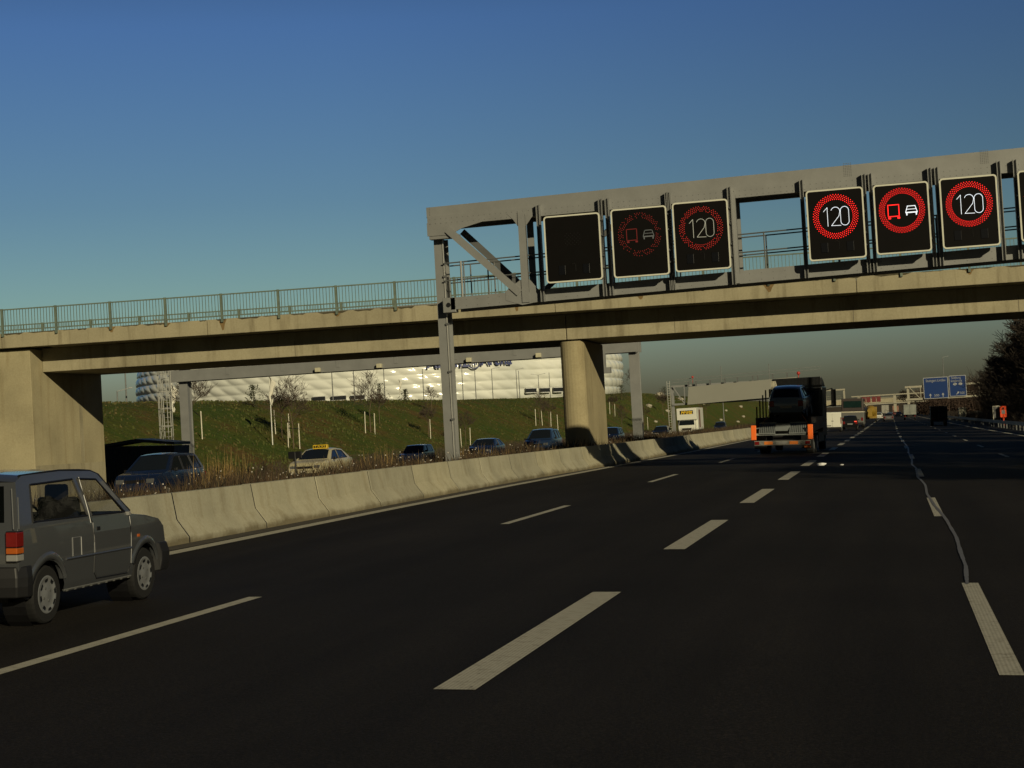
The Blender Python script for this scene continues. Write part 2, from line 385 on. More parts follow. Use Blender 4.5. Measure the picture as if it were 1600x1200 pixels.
# tar sealed crack winding along the joint, glossy
SEAL = mat('crack_sealant', (.12, .12, .125), .55, 0, .3, 12, .2, 30, spec=.8)
bm = B()
cp = [(.66, 18.4), (.74, 20.5), (.79, 25.1), (.80, 28.7), (.70, 33.5), (.66, 38), (.70, 43), (.60, 48), (.66, 54.4), (.58, 60), (.68, 67.7), (.62, 76), (.71, 85), (.66, 92), (.57, 107), (.43, 125)]
fine = []
for (xa, ya), (xb, yb) in zip(cp[:-1], cp[1:]):
    for i in range(5):
        t = i/5; y = ya+(yb-ya)*t; fine.append((xa+(xb-xa)*t+.03*noise.noise(Vector((y*.3, 0, 9))), y))
for (xa, ya), (xb, yb) in zip(fine[:-1], fine[1:]):
    w = .020+.014*noise.noise(Vector((ya, 4, 4)))+ya*.00018
    quad(bm, [(xa-w, ya), (xa+w, ya), (xb+w, yb), (xb-w, yb)], .009)
structure('crack_seal', bm, SEAL)

# gravelly dirt strip at the barrier foot
bm = B(); poly_strip(bm, [(-10.85, -30), (-10.85, 40), (-10.8, 50), (-10.45, 60), (-10.25, 76), (-10.1, 120), (-10.1, 500)], .42, .003)
structure('gutter_dirt', bm, mat('gutter_dirt', (.045, .038, .028), .95, 0, .5, 5, .5, 50))

# concrete barrier, each element a thing
def barx(y):
    pts = [(0, -11.0), (46, -11.0), (52, -10.88), (62, -10.55), (76, -10.4), (120, -10.25), (2000, -10.2)]
    for (a, xa), (b, xb) in zip(pts[:-1], pts[1:]):
        if y <= b: return xa+(xb-xa)*(y-a)/(b-a)
    return -10.2
BP = [(0, 0), (0, .10), (-.20, .38), (-.27, .81), (-.45, .81), (-.52, .38), (-.72, .10), (-.72, 0)]   # x, z
bmesh_b = B(); prism_y(bmesh_b, BP, 0.018, 3.432)
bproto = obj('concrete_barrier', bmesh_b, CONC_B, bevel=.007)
bm = B(); prism_y(bm, [(x-.0015 if x > -.3 else x+.0015, z-.002 if z > .1 else z) for x, z in BP], 3.4315, 3.4685); obj('joint_dark_fill', bm, BLACK, bproto)  # black filler added to keep the open joint dark, hiding sunlit end faces
props(bproto, 'pale concrete barrier element', 'barrier', 'concrete barrier elements along the median')
bars_ = []
y = 8.0; i = 0
Y0s = []
while y < 330: Y0s.append(y); y += 3.45
random.seed(11)
for i, y in enumerate(Y0s):
    o = bproto if i == 0 else copy_tree(bproto)
    xa, xb = barx(y), barx(y+3.45)
    o.location = (xa+random.uniform(-.012, .012), y, rz(xa)-.004+random.uniform(-.004, .004)); o.rotation_euler = (0, 0, -atan2(xb-xa, 3.45))
    if y < 24.5: lb = 'concrete barrier element hidden by the grey hatchback, %s behind its bonnet' % ordw(int((24.5-y)/3.45)+1)
    elif y < 46: lb = 'pale sunlit concrete barrier element, %s ahead of the grey hatchback' % ordw(int((y-24.5)/3.45)+1)
    elif y < 66: lb = 'concrete barrier element, %s one past the foot of the near gantry post' % ordw(int((y-46)/3.45)+1)
    elif y < 92: lb = 'concrete barrier element in bridge shade, %s one past the bridge pier' % ordw(int((y-66)/3.45)+1)
    else: lb = 'far concrete barrier element, %s beyond the bridge shadow' % ordw(int((y-92)/3.45)+1)
    props(o, lb)

# ================================================================== OVERPASS
br = thing('overpass', 'long concrete road overpass with green railing crossing the motorway on a pier', 'bridge', (-12.5, 69.5, .4))
def dzx(x): return -.0062*(x+12.4)       # deck falls slightly to the right
def span(bm, x0, x1, y0, y1, z0, z1, mi=0, n=1):
    hexa(bm, [(x0, y0, z0+dzx(x0)), (x1, y0, z0+dzx(x1)), (x1, y1, z0+dzx(x1)), (x0, y1, z0+dzx(x0)), (x0, y0, z1+dzx(x0)), (x1, y0, z1+dzx(x1)), (x1, y1, z1+dzx(x1)), (x0, y1, z1+dzx(x0))], mi)
# edge beam (fascia) with joints
FZ0, FZ1 = 6.49, 7.12
bm = B(); joints = [-62, -44, -36.9, -27.5, -12.75, -1, 9, 20, 34]
for a, b in zip(joints[:-1], joints[1:]): span(bm, a+.008, b-.008, 66.0, 66.75, FZ0, FZ1)
e = obj('edge_beam', bm, CONC, br, True, bevel=.02)
bm = B(); span(bm, -62, 34, 66.75, 73.6, 6.75, 7.0); obj('deck_slab', bm, CONC, br, True)
bm = B()
for a, b in zip(joints[:-1], joints[1:]): span(bm, a+.008, b-.008, 73.6, 74.15, FZ0, FZ1)
obj('edge_beam', bm, CONC, br, True, bevel=.02)
# cantilever soffit
bm = B()
for a, b in ((-35.2, -12.75), (-12.72, 34)):
    hexa(bm, [(a, 66.74, 6.53+dzx(a)), (b, 66.74, 6.53+dzx(b)), (b, 67.6, 6.46+dzx(b)), (a, 67.6, 6.46+dzx(a)), (a, 66.74, 6.74+dzx(a)), (b, 66.74, 6.74+dzx(b)), (b, 67.6, 6.74+dzx(b)), (a, 67.6, 6.74+dzx(a))])
    span(bm, a, b, 67.6, 73.3, 6.2, 6.74)
obj('slab_soffit', bm, CONC, br, True)
for a, b in ((-35.79, -12.63), (-12.60, 34)):
    bm = B(); span(bm, a, b, 67.40, 73.0, 5.44, 6.47); obj('girder', bm, CONC, br, True, bevel=.03)
# construction joints in the girder
bm = B()
for x in (-30.5, -24.2, -8.2, -1.2, 5.0, 11): span(bm, x-.012, x+.012, 67.394, 67.406, 5.46, 6.1)
obj('girder_joint', bm, mat('joint_dark', (.16, .14, .10), .9, 0, .2, 4), br, True)
# pier: rounded nose, long in the driving direction
bm = B(); ring = []
pw, y0, y1 = .50, 67.42, 72.7; cx = -12.47
for i in range(13):
    a = pi + pi*i/12; ring.append((cx+pw*cos(a), y0+.42+.42*sin(a)))
for i in range(13):
    a = pi*i/12; ring.append((cx+pw*cos(a), y1-.42+.42*sin(a)))
A = [bm.verts.new((x, y, .2)) for x, y in ring]; C = [bm.verts.new((x, y, 5.38)) for x, y in ring]
bm.faces.new(A); bm.faces.new(C)
for i in range(len(ring)): bm.faces.new((A[i], A[(i+1) % len(ring)], C[(i+1) % len(ring)], C[i]))
pr = obj('pier', bm, concrete('pier_concrete', (.37, .32, .195), dark=.7), br, True)
bm = B(); box(bm, cx-.3, cx+.3, 67.8, 68.4, 5.38, 5.45); box(bm, cx-.3, cx+.3, 71.6, 72.2, 5.38, 5.45); obj('bearing', bm, BLACK, pr, True)
# abutment + wing wall on the left, and the one on the right outside the frame
bm = B(); box(bm, -37.6, -35.80, 66.36, 73.0, -1, 6.56); obj('abutment', bm, CONC_W, br, True, bevel=.02)
bm = B(); box(bm, -60, -37.62, 66.36, 68.4, -1, 6.56); obj('wing_wall', bm, CONC_W, br, True, bevel=.02)
bm = B(); box(bm, -35.802, -35.794, 66.42, 72.98, .2, 1.55); box(bm, -35.802, -35.790, 70.6, 70.95, 1.6, 4.2)
obj('abutment_patch', bm, CONC, br, True)
bm = B(); box(bm, 26, 28, 66.4, 73.0, -1, 6.2); obj('abutment', bm, CONC_W, br, True, bevel=.02)
# railing
def railing(y, nm):
    posts = [-37.0+2.5*i-7.3 for i in range(-4, 31)]
    bm = B()
    for a, b in zip(posts[:-1], posts[1:]):
        for z in (8.13, 7.24): bar(bm, (a, y, z+dzx(a)), (b, y, z+dzx(b)), .05, .05)
    root = obj('railing', bm, RAILG, br, True)
    for a, b in zip(posts[:-1], posts[1:]):
        bm = B()
        for k in range(1, 18):
            x = a+(b-a)*k/18; bar(bm, (x, y, 7.24+dzx(x)), (x, y, 8.12+dzx(x)), .018, .025)
        obj('railing_bars', bm, RAILG, root, True)
    for x in posts:
        bm = B(); box(bm, x-.045, x+.045, y-.05, y+.06, 6.98+dzx(x), 8.17+dzx(x)); obj('railing_post', bm, RAILG, root, True)
railing(65.96, 0); railing(74.2, 1)
# rust coloured runs below the posts
STAIN = mat('rust_run', (.19, .125, .05), .9, 0, .35, 6)
random.seed(5); bm = B()
for i in range(-4, 31):
    x = -44.3+2.5*i
    if random.random() < .62:
        w = random.uniform(.15, .28); h = random.uniform(.18, .50); z = FZ1+dzx(x)
        bm.faces.new([bm.verts.new(p) for p in [(x-w, 65.996, z-.02), (x-w*.45, 65.996, z-h*.6), (x-.03, 65.996, z-h), (x+.05, 65.996, z-h*.95), (x+w*.5, 65.996, z-h*.5), (x+w, 65.996, z-.02)]])
obj('rust_stain', bm, STAIN, br, True)
MOSS = mat('ledge_dirt', (.07, .06, .035), .95, 0, .5, 4)
bm = B(); x = -44
while x < 12:
    L = random.uniform(.3, 1.5); h = random.uniform(.02, .09); bm = B()
    bm.faces.new([bm.verts.new(p) for p in [(x, 65.994, FZ1+dzx(x)-.005), (x+L*.2, 65.994, FZ1+dzx(x)-h), (x+L*.6, 65.994, FZ1+dzx(x)-h*.7), (x+L*.8, 65.994, FZ1+dzx(x)-h*1.1), (x+L, 65.994, FZ1+dzx(x)-.005)]]); x += L+random.uniform(0, .5)
    obj('ledge_dirt', bm, MOSS, br, True)

# ================================================================== NEAR GANTRY
GY = 49.5
ga = thing('sign_gantry', 'near grey steel truss gantry spanning our lanes on a tall post by the barrier', 'gantry', (-13.05, GY+.6, .4))
# chord heights along x
def tz1(x): return 8.78+(x+13.3)*.0135     # top of the cover
def tz0(x): return 8.20+(x+13.3)*.008      # underside of the top chord front web
def bz1(x): return 5.98+(x+13.3)*.018
def bz0(x): return 5.62+(x+13.3)*.016
def slab(bm, x0, x1, y0, y1, fa, fb, mi=0):
    hexa(bm, [(x0, y0, fa(x0)), (x1, y0, fa(x1)), (x1, y1, fa(x1)), (x0, y1, fa(x0)), (x0, y0, fb(x0)), (x1, y0, fb(x1)), (x1, y1, fb(x1)), (x0, y1, fb(x0))], mi)
def rivets(bm, x0, x1, y, zf, dx=.16, r=.013):
    x = x0
    while x < x1: disc_y(bm, x, zf(x), r, y, 5, 1); x += dx
GM = [GALV, GALV_D]
XL, XR = -13.36, 12.4
bm = B()
slab(bm, XL, XR, GY+.03, GY+1.25, lambda x: tz0(x)+.26, lambda x: tz1(x))              # cover box
slab(bm, XL+.02, XR, GY, GY+.03, tz0, lambda x: tz0(x)+.30)                             # front web plate
slab(bm, XL+.02, XR, GY+1.22, GY+1.25, tz0, lambda x: tz0(x)+.26)
slab(bm, XL+.02, XR, GY+.03, GY+.16, tz0, lambda x: tz0(x)+.012)                        # lower flanges
slab(bm, XL+.02, XR, GY+1.1, GY+1.22, tz0, lambda x: tz0(x)+.012)
for f in (.06, .20): rivets(bm, XL+.1, XR, GY-.004, lambda x: tz0(x)+f, .17)
for x in (-.9, 2.9):
    for i in range(5):
        for j in range(9): disc_y(bm, x+i*.05, tz0(x)+.34+j*.045, .015, GY+.026, 5, 1)
for i in range(9): disc_y(bm, XL+.10, tz0(XL)+.2+i*.045, .012, GY+.026, 5, 1)
obj('top_chord', bm, GM, ga, True, recalc=False)
bm = B(); slab(bm, -12.75, XR, GY, GY+.03, bz0, bz1); slab(bm, -12.75, XR, GY+.03, GY+.16, bz0, lambda x: bz0(x)+.012); slab(bm, -12.75, XR, GY+1.2, GY+1.25, bz0, bz1)
for f in (.08, .27): rivets(bm, -12.6, XR, GY-.004, lambda x: bz0(x)+f, .34)
obj('bottom_chord', bm, GM, ga, True, recalc=False)
bm = B(); slab(bm, -12.7, XR, GY+.2, GY+1.15, lambda x: bz0(x)+.10, lambda x: bz0(x)+.14); obj('walkway', bm, GALV_D, ga, True)
# post: H section
bm = B(); px0, px1 = -13.27, -12.97
box(bm, px0, px1, GY+.35, GY+.37, .2, 7.86); box(bm, px0, px1, GY+.93, GY+.95, .2, 7.86); box(bm, px1-.12, px1-.10, GY+.37, GY+.93, .2, 7.86); box(bm, px0, px0+.02, GY+.37, GY+.93, .2, 7.86)
post = obj('post', bm, GALV, ga, True)
bm = B(); bar(bm, (px1-.012, GY+.33, .6), (px1-.012, GY+.33, 7.8), .03, .03); obj('post_edge_strip', bm, mat('bright_zinc', (.50, .50, .47), .35, .3, .06, 3), ga, True)
bm = B()
for k in range(4): box(bm, px1-.05, px1+.05, GY+.28, GY+.36, 2.3+k*1.45, 2.36+k*1.45)
obj('step', bm, GALV_D, ga, True)
bm = B(); box(bm, XL+.0, -12.62, GY-.004, GY+.026, 7.90, 8.3); prism_y(bm, [(-12.62, 7.90), (-12.3, 8.06), (-11.6, 8.22), (-12.62, 8.26)], GY-.004, GY+.026); box(bm, XL+.05, -12.4, GY+.02, GY+.3, 7.80, 7.9)
obj('corner_plate', bm, GALV, ga, True)
bm = B(); box(bm, -13.0, -12.6, GY+.0, GY+.32, 5.55, 6.0); obj('bracket_box', bm, GALV, ga, True, bevel=.015)
bm = B(); disc = None; tube(bm, (-12.82, GY-.02, 5.78), (-12.82, GY+.01, 5.78), .07, n=12); obj('bracket_hole', bm, BLACK, ga, True)
# truss verticals, diagonals, gussets
def vertical(x, w=.22, g=True):
    bm = B(); bar(bm, (x, GY-.02, bz0(x)+.02), (x, GY-.02, tz0(x)+.18), w, .05); box(bm, x+w/2-.02, x+w/2, GY-.04, GY+.12, bz0(x)+.3, tz0(x)+.1)
    if g:
        prism_y(bm, [(x-.45, tz0(x)+.16), (x+.45, tz0(x)+.16), (x+.30, tz0(x)-.02), (x+.13, tz0(x)-.24), (x-.13, tz0(x)-.24), (x-.26, tz0(x)-.03)], GY-.010, GY-.006)
        prism_y(bm, [(x-.62, bz1(x)+.02), (x-.52, bz1(x)+.10), (x-.14, bz1(x)+.34), (x+.14, bz1(x)+.34), (x+.42, bz1(x)-.02), (x+.42, bz0(x)+.02), (x-.12, bz0(x)-.05), (x-.62, bz0(x)+.12)], GY-.010, GY-.006)
    bar(bm, (x, GY+1.2, bz0(x)+.02), (x, GY+1.2, tz0(x)+.1), .2, .06)
    obj('vertical', bm, GALV, ga, True)
vertical(-10.42); vertical(-4.12, .16, False)
vertical(6.4)
def diagonal(xa, za, xb, zb, y=GY-.03, nm='diagonal'):
    bm = B(); bar(bm, (xa, y, za), (xb, y, zb), .05, .20, up=(0, 1, 0)); 
    o = obj(nm, bm, GALV, ga, True)
bm = B(); bar(bm, (-12.72, GY-.035, 8.06), (-10.60, GY-.035, 5.98), .22, .04, up=(0, 1, 0)); obj('diagonal', bm, GALV, ga, True)
bm = B(); bar(bm, (-12.55, GY+1.15, 8.1), (-10.5, GY+1.15, 6.0), .20, .05, up=(0, 1, 0)); bar(bm, (-10.2, GY+1.15, 6.0), (-7.6, GY+1.15, 8.1), .16, .05, up=(0, 1, 0)); obj('diagonal', bm, GALV_D, ga, True)
# hand rails at the back and front
bm = B()
for y in (GY+.25, GY+1.12):
    for dz in (.55, 1.08):
        path(bm, [(-13.0, y, bz1(-13)+dz), (12, y, bz1(12)+dz)], .022)
    for x in (-12.35, -11.6, -9.9, -7.9, -5.9, -3.3, -1.2, 1.6): tube(bm, (x, y, bz1(x)-.1), (x, y, bz1(x)+1.08), .022, n=6)
obj('handrail', bm, GALV_D, ga, True)
bm = B(); tube(bm, (-12.38, GY+.05, 5.9), (-12.38, GY+.05, 7.08), .035, n=8); obj('rail_post', bm, GALV, ga, True)
# hangers beside the signs
hang = [-9.88, -8.0, -7.80, -6.02, -5.97, -4.20, -2.12, -.36, -.18, 1.47, 1.66, 3.36, 3.80, 5.5]
for i, x in enumerate(hang):
    bm = B(); y0_ = GY-.20
    box(bm, x-.055, x-.035, y0_, GY, bz0(x)-.02, tz0(x)+.34); box(bm, x+.035, x+.055, y0_, GY, bz0(x)-.02, tz0(x)+.34); box(bm, x-.035, x+.035, y0_+.09, y0_+.105, bz0(x)-.02, tz0(x)+.34)
    obj('sign_hanger', bm, GALV, ga, True)

# variable message signs
LR = mat('led_red', (.3, .01, .01), .5, 0, 0, emit=(1, .010, .010), estr=3.2)
LRD = mat('led_red_dim', (.2, .01, .01), .5, 0, 0, emit=(1, .03, .02), estr=.62)
LRDD = mat('led_red_faint', (.15, .01, .01), .5, 0, 0, emit=(1, .04, .03), estr=.16)
LW = mat('led_white', (.5, .5, .5), .5, 0, 0, emit=(.80, .90, 1), estr=1.25)
LWD = mat('led_white_dim', (.4, .4, .35), .5, 0, 0, emit=(.80, .85, .70), estr=.24)
LWDD = mat('led_white_faint', (.3, .3, .3), .5, 0, 0, emit=(.6, .8, .75), estr=.22)
OFFL = mat('led_off', (.022, .021, .020), .5, 0, .2, 30)
def rrect(w, h, r, n=5):
    P = []
    for cx_, cz_, a0 in ((w/2-r, h/2-r, 0), (-w/2+r, h/2-r, 90), (-w/2+r, -h/2+r, 180), (w/2-r, -h/2+r, 270)):
        for i in range(n+1):
            a = radians(a0+90*i/n); P.append((cx_+r*cos(a), cz_+r*sin(a)))
    return P
def digit_1(x, h): return [[(x-.10*h*1.6, h*.30), (x+.02, h*.5), (x+.02, -h*.5)]]
def digit_2(x, h):
    r = .125; P = [(x-r+r-r*cos(radians(a)), h*.5-r+r*sin(radians(a))) for a in range(20, 200, 15)]
    P += [(x+r*.75, h*.5-r-.13), (x-r, -h*.5+.01), (x+r+.01, -h*.5)]
    return [P]
def digit_0(x, h):
    r = .115; P = [(x+r*cos(radians(a)), h*.5-r+r*sin(radians(a))) for a in range(0, 181, 15)]+[(x+r*cos(radians(a)), -h*.5+r+r*sin(radians(a))) for a in range(180, 361, 15)]
    return [P+[P[0]]]
def sign(x0, x1, z0, z1, kind, red, white, label):
    k_ = .9875; x0 *= k_; x1 *= k_; z0 = CAMZ+(z0-CAMZ)*k_; z1 = CAMZ+(z1-CAMZ)*k_
    cx_, cz_ = (x0+x1)/2, (z0+z1)/2; w, h = x1-x0, z1-z0; yf = GY-.62
    t = thing('message_sign', label, 'sign', (cx_, yf+.2, z0), (0, 0, 0), 'variable message signs hung on the near gantry')
    hh = h/2
    L = lambda bm: bm
    # local frame: origin at bottom centre, front plane at y=-0.2
    def up(bm): bmesh.ops.translate(bm, verts=bm.verts, vec=(0, -.2, hh)); return bm
    bm = B(); prism_y(bm, rrect(w-.03, h-.03, .09), .012, .30); obj('housing', up(bm), mat('sign_housing', (.22, .22, .21), .6, .1, .1, 2), t)
    bm = B(); P = rrect(w, h, .10); Q = rrect(w-.085, h-.085, .065); n = len(P)
    for yy0, flip in ((-.012, 0), (.012, 1)):
        pass
    a = [bm.verts.new((x, -.012, z)) for x, z in P]; b = [bm.verts.new((x, -.012, z)) for x, z in Q]
    a2 = [bm.verts.new((x, .012, z)) for x, z in P]; b2 = [bm.verts.new((x, .012, z)) for x, z in Q]
    for i in range(n):
        j = (i+1) % n; bm.faces.new((a[i], a[j], b[j], b[i])); bm.faces.new((a[i], a[j], a2[j], a2[i])); bm.faces.new((b[i], b[j], b2[j], b2[i]))
    obj('border', up(bm), BORDER, t)
    bm = B(); prism_y(bm, rrect(w-.08, h-.08, .07), .002, .014); obj('screen', up(bm), SCREEN, t)
    oc = .22
    ys_ = -.004
    def disc3(bm, x, z, r, n=6):
        tube(bm, (x, ys_-.004, z), (x, ys_+.006, z), r, n=n)
    # LED ring: three staggered rows
    if kind != 'off':
        bm = B(); random.seed(int(cx_*100))
        for k, rr in enumerate((.490, .535, .580, .622)):
            N = 52
            for i in range(N):
                if red is LRDD and random.random() < .35: continue
                if red is LRD and random.random() < .12: continue
                an = 2*pi*(i+.5*(k % 2))/N; disc3(bm, rr*cos(an), oc+rr*sin(an), .0125)
        n0 = len(bm.faces)
        for k in range(48):
            a, b = 2*pi*k/48, 2*pi*(k+1)/48
            f = bm.faces.new([bm.verts.new((q*cos(c), -.0005, oc+q*sin(c))) for q, c in ((.47, a), (.64, a), (.64, b), (.47, b))]); f.material_index = 1
        bmesh.ops.remove_doubles(bm, verts=[v for f in bm.faces if f.material_index == 1 for v in f.verts], dist=.001)
        obj('led_ring', up(bm), [red, SCREEN], t)
    if kind == '120':
        bm = B()
        for s in digit_1(-.245, .53)+digit_2(.0, .53)+digit_0(.255, .53): ribbon_y(bm, [(x, z+oc) for x, z in s], .013, ys_+.004, .008)
        obj('numerals', up(bm), white, t)
    if kind == 'ban':
        bm = B(); sq = [(-.40, -.155), (-.40, .17), (-.10, .17), (-.10, -.155)]
        ribbon_y(bm, [(x+.02, z+oc) for x, z in sq], .020, ys_+.004, .008, True)
        for x in (-.36, -.11): ribbon_y(bm, [(x, oc-.20), (x+.03, oc-.20)], .05, ys_+.004, .008)
        obj('lorry_symbol', up(bm), red if red is LR else mat('led_red_ghost', (.1, .01, .01), .5, 0, 0, emit=(1, .03, .03), estr=.09), t)
        bm = B(); c = .26; k = 1.05
        car_ = [(-.15, -.06), (-.10, .10), (.10, .10), (.15, -.06)]
        ribbon_y(bm, [(c+x*k, oc+z*k) for x, z in car_], .020, ys_+.004, .008)
        ribbon_y(bm, [(c-.13, oc+.015), (c+.13, oc+.015)], .016, ys_+.004, .008)
        ribbon_y(bm, [(c-.15, oc-.075), (c+.15, oc-.075)], .034, ys_+.004, .008)
        for s in (-1, 1): ribbon_y(bm, [(c+s*.13, oc-.10), (c+s*.13, oc-.14)], .035, ys_+.004, .008)
        obj('car_symbol', up(bm), white if white is LW else mat('led_white_ghost', (.1, .1, .1), .5, 0, 0, emit=(.6, .8, .75), estr=.06), t)
    if kind == 'off':
        bm = B()
        for i in range(9):
            for j in range(7): 
                if (i+j) % 2: disc3(bm, -.22+i*.055, .1+j*.055, .008, 5)
        obj('dead_leds', up(bm), OFFL, t)
    if kind != 'ban':
        for s in (-1, 1):
            bm = B(); box(bm, s*.36-.10, s*.36+.10, -.010, .004, -hh+.22, -hh+.50); obj('flasher', up(bm), mat('flasher_lens', (.005, .005, .006), .25, 0, 0), t, bevel=.01)
        bm = B(); path(bm, [(-.07, ys_, -hh+.52), (0, ys_, -hh+.54), (.05, ys_, -hh+.50), (.05, ys_, -hh+.30)], .004, 4); obj('dead_arrow', up(bm), OFFL, t)
    # brackets back to the hangers
    bm = B()
    for s in (-1, 1):
        for z in (.35, .7, 1.3, 1.75): box(bm, s*(w/2-.02)-.04, s*(w/2-.02)+.04, .10, .5, z-hh, z-hh+.05)
    obj('bracket', up(bm), GALV_D, t)
sign(-9.76, -8.06, 6.20, 8.20, 'off', None, None, 'dark unlit message sign, leftmost on the near gantry')
sign(-7.73, -6.07, 6.20, 8.24, 'ban', LRDD, LWDD, 'very faint lorry overtaking ban message sign, second from the left on the near gantry')
sign(-5.90, -4.27, 6.24, 8.28, '120', LRD, LWD, 'dim 120 speed limit message sign left of the open gap in the gantry')
sign(-2.02, -.40, 6.26, 8.30, '120', LR, LW, 'bright 120 speed limit message sign just right of the open gap in the gantry')
sign(-.12, 1.42, 6.30, 8.30, 'ban', LR, LW, 'bright red ring message sign showing the lorry and car overtaking ban')
sign(1.72, 3.30, 6.32, 8.33, '120', LR, LW, 'bright 120 speed limit message sign, furthest right one shown whole')
sign(3.86, 5.44, 6.36, 8.36, '120', LR, LW, 'message sign cut off by the right edge of the photo')

# ================================================================== GENERIC GANTRY FURTHER AWAY
def far_gantry(name, label, Y, xl, xr, zt, zb, base, posts, mt, depth=1.2, verts=(), diag=(), ch=.3, pw=.5, gaps=None, group=None):
    t = thing(name, label, 'gantry', ((posts[0]), Y, base), (0, 0, 0), group)
    for nm, z in (('top_chord', zt), ('bottom_chord', zb+(ch-.42 if ch > .6 and Y < 100 else 0))):
        bm = B(); box(bm, xl, xr, Y, Y+.08, z-ch, z); box(bm, xl, xr, Y+depth-.08, Y+depth, z-ch, z); box(bm, xl, xr, Y+.08, Y+.2, z-ch, z-ch+.02); obj(nm, bm, mt, t, True)
    for x in posts:
        bm = B(); box(bm, x-pw/2, x+pw/2, Y+depth/2-.28, Y+depth/2-.24, base-.3, zt-ch); box(bm, x-pw/2, x+pw/2, Y+depth/2+.24, Y+depth/2+.28, base-.3, zt-ch); box(bm, x+pw/2-.12, x+pw/2-.06, Y+depth/2-.24, Y+depth/2+.24, base-.3, zt-ch); obj('post', bm, mt, t, True)
    for x in verts:
        bm = B(); box(bm, x-.1, x+.1, Y-.02, Y, zb-.2, zt-.05); obj('vertical', bm, mt, t, True)
    for xa, xb in diag:
        bm = B(); bar(bm, (xa, Y-.04, zt-.15), (xb, Y-.04, zb-.1), .2, .06, up=(0, 1, 0)); obj('diagonal', bm, mt, t, True)
    bm = B()
    for dz in (.55, 1.08): path(bm, [(xl, Y+depth-.1, zb+dz), (xr, Y+depth-.1, zb+dz)], .03)
    obj('handrail', bm, mt, t, True)
    return t
g2 = far_gantry('sign_gantry', 'grey gantry with ladder seen beneath the overpass, over the opposite lanes', 88, -39.1, -12.7, 9.0, 6.10, .1, (-38.4, -13.02), GALV, verts=(-35.6, -32.4, -29.2, -25.9, -22.6, -19.3, -16.0), diag=(), ch=.62, pw=.5)
# ladder with safety cage
bm = B()
for x in (-39.35, -38.95): bar(bm, (x, 87.7, .2), (x, 87.7, 9.2), .05, .05)
for k in range(34): tube(bm, (-39.35, 87.7, .5+k*.27), (-38.95, 87.7, .5+k*.27), .014, n=5)
obj('ladder', bm, mat('ladder_zinc', (.5, .5, .46), .4, .3, .1, 3), g2, True)
bm = B()
for k in range(8):
    z = 2.3+k*.95; P = [(-39.15+.36*cos(a), 87.4+.36*sin(a), z) for a in [pi*i/8 for i in range(0, 17)]]
    path(bm, [(-39.15+.36*cos(pi+pi*i/8), 87.55+.55*sin(pi+pi*i/8), z) for i in range(9)], .025, 5)
for a in (pi, pi*1.25, pi*1.5, pi*1.75, 2*pi): tube(bm, (-39.15+.36*cos(a), 87.55+.55*sin(a), 2.3), (-39.15+.36*cos(a), 87.55+.55*sin(a), 9.2), .022, n=5)
obj('safety_cage', bm, mat('ladder_zinc', (.5, .5, .46)), g2, True)
# lamps under the beam, backs of signs above
for x in (-30.3, -26.8, -21.8, -18.0):
    bm = B(); box(bm, x-.14, x+.14, 87.7, 87.98, 5.7, 5.94); obj('flood_lamp', bm, mat('lamp_cream', (.5, .47, .33), .6), g2, True, bevel=.03)
bm = B(); box(bm, -14.7, -14.45, 87.9, 88.1, 4.9, 5.8); box(bm, -14.8, -14.2, 87.8, 88.2, 4.65, 4.95); obj('camera_arm', bm, GALV, g2, True)
for i, (a, b) in enumerate(((-38.0, -35.8), (-31.7, -29.6), (-29.2, -27.1), (-24.0, -21.9), (-21.5, -19.4))):
    bm = B(); box(bm, a, b, 87.5, 87.85, 6.5, 8.6)
    o = obj('message_sign', bm, mat('sign_back_grey', (.2, .2, .2), .6), None, bevel=.04, origin=((a+b)/2, 87.7, 6.15))
    props(o, 'grey back of a sign box on the gantry under the overpass, %s' % ['beside the ladder', 'left of centre', 'next to the middle', 'right of centre', 'nearest the pier'][i], 'sign', 'sign backs on the opposite gantry')
# gantry 3 with long grey board seen from the back
g3 = far_gantry('sign_gantry', 'distant gantry over the opposite lanes carrying one long pale grey board', 312, -39.3, -12.0, 8.75, 5.4, .0, (-39.2,), GALV, verts=(-36.9,), diag=((-39, -37),), ch=.35, pw=.5)
bm = B(); bar(bm, (-40.0, 311.6, 0), (-40.0, 311.6, 9.6), .09, .09); bar(bm, (-39.5, 311.6, 0), (-39.5, 311.6, 9.6), .09, .09)
for k in range(20): bar(bm, (-40, 311.6, .6+k*.45), (-39.5, 311.6, .6+k*.45), .05, .05)
obj('ladder', bm, mat('ladder_zinc', (.5, .5, .46)), g3, True)
bm = B(); path(bm, [(-39.3, 312.8, 9.25), (-12, 312.8, 10.1)], .05); path(bm, [(-39.3, 312.8, 9.75), (-12, 312.8, 10.6)], .05); obj('handrail', bm, GALV, g3, True)
bm = B(); hexa(bm, [(-36.4, 311.2, 5.05), (-16.5, 311.2, 5.65), (-16.5, 311.7, 5.65), (-36.4, 311.7, 5.05), (-36.0, 311.2, 8.3), (-16.3, 311.2, 8.95), (-16.3, 311.7, 8.95), (-36.0, 311.7, 8.3)])
o = obj('long_board', bm, mat('board_grey', (.24, .24, .205), .6, 0, .04, .3), None, origin=(-26, 311.5, 5.0)); props(o, 'long pale grey board, back of a sign, on the distant opposite gantry', 'sign')
for i, x in enumerate((-36, -34.6, -32, -29.3, -27, -24.2, -23.3, -20.6, -18)):
    bm = B(); box(bm, x-.12, x+.12, 311.1, 311.5, 8.35+(x+36)*.033, 9.2+(x+36)*.033); obj('board_clamp', bm, GALV_D, o); bmo = COL.objects[-1]; bmo.location = (26, -311.5, -5.0)
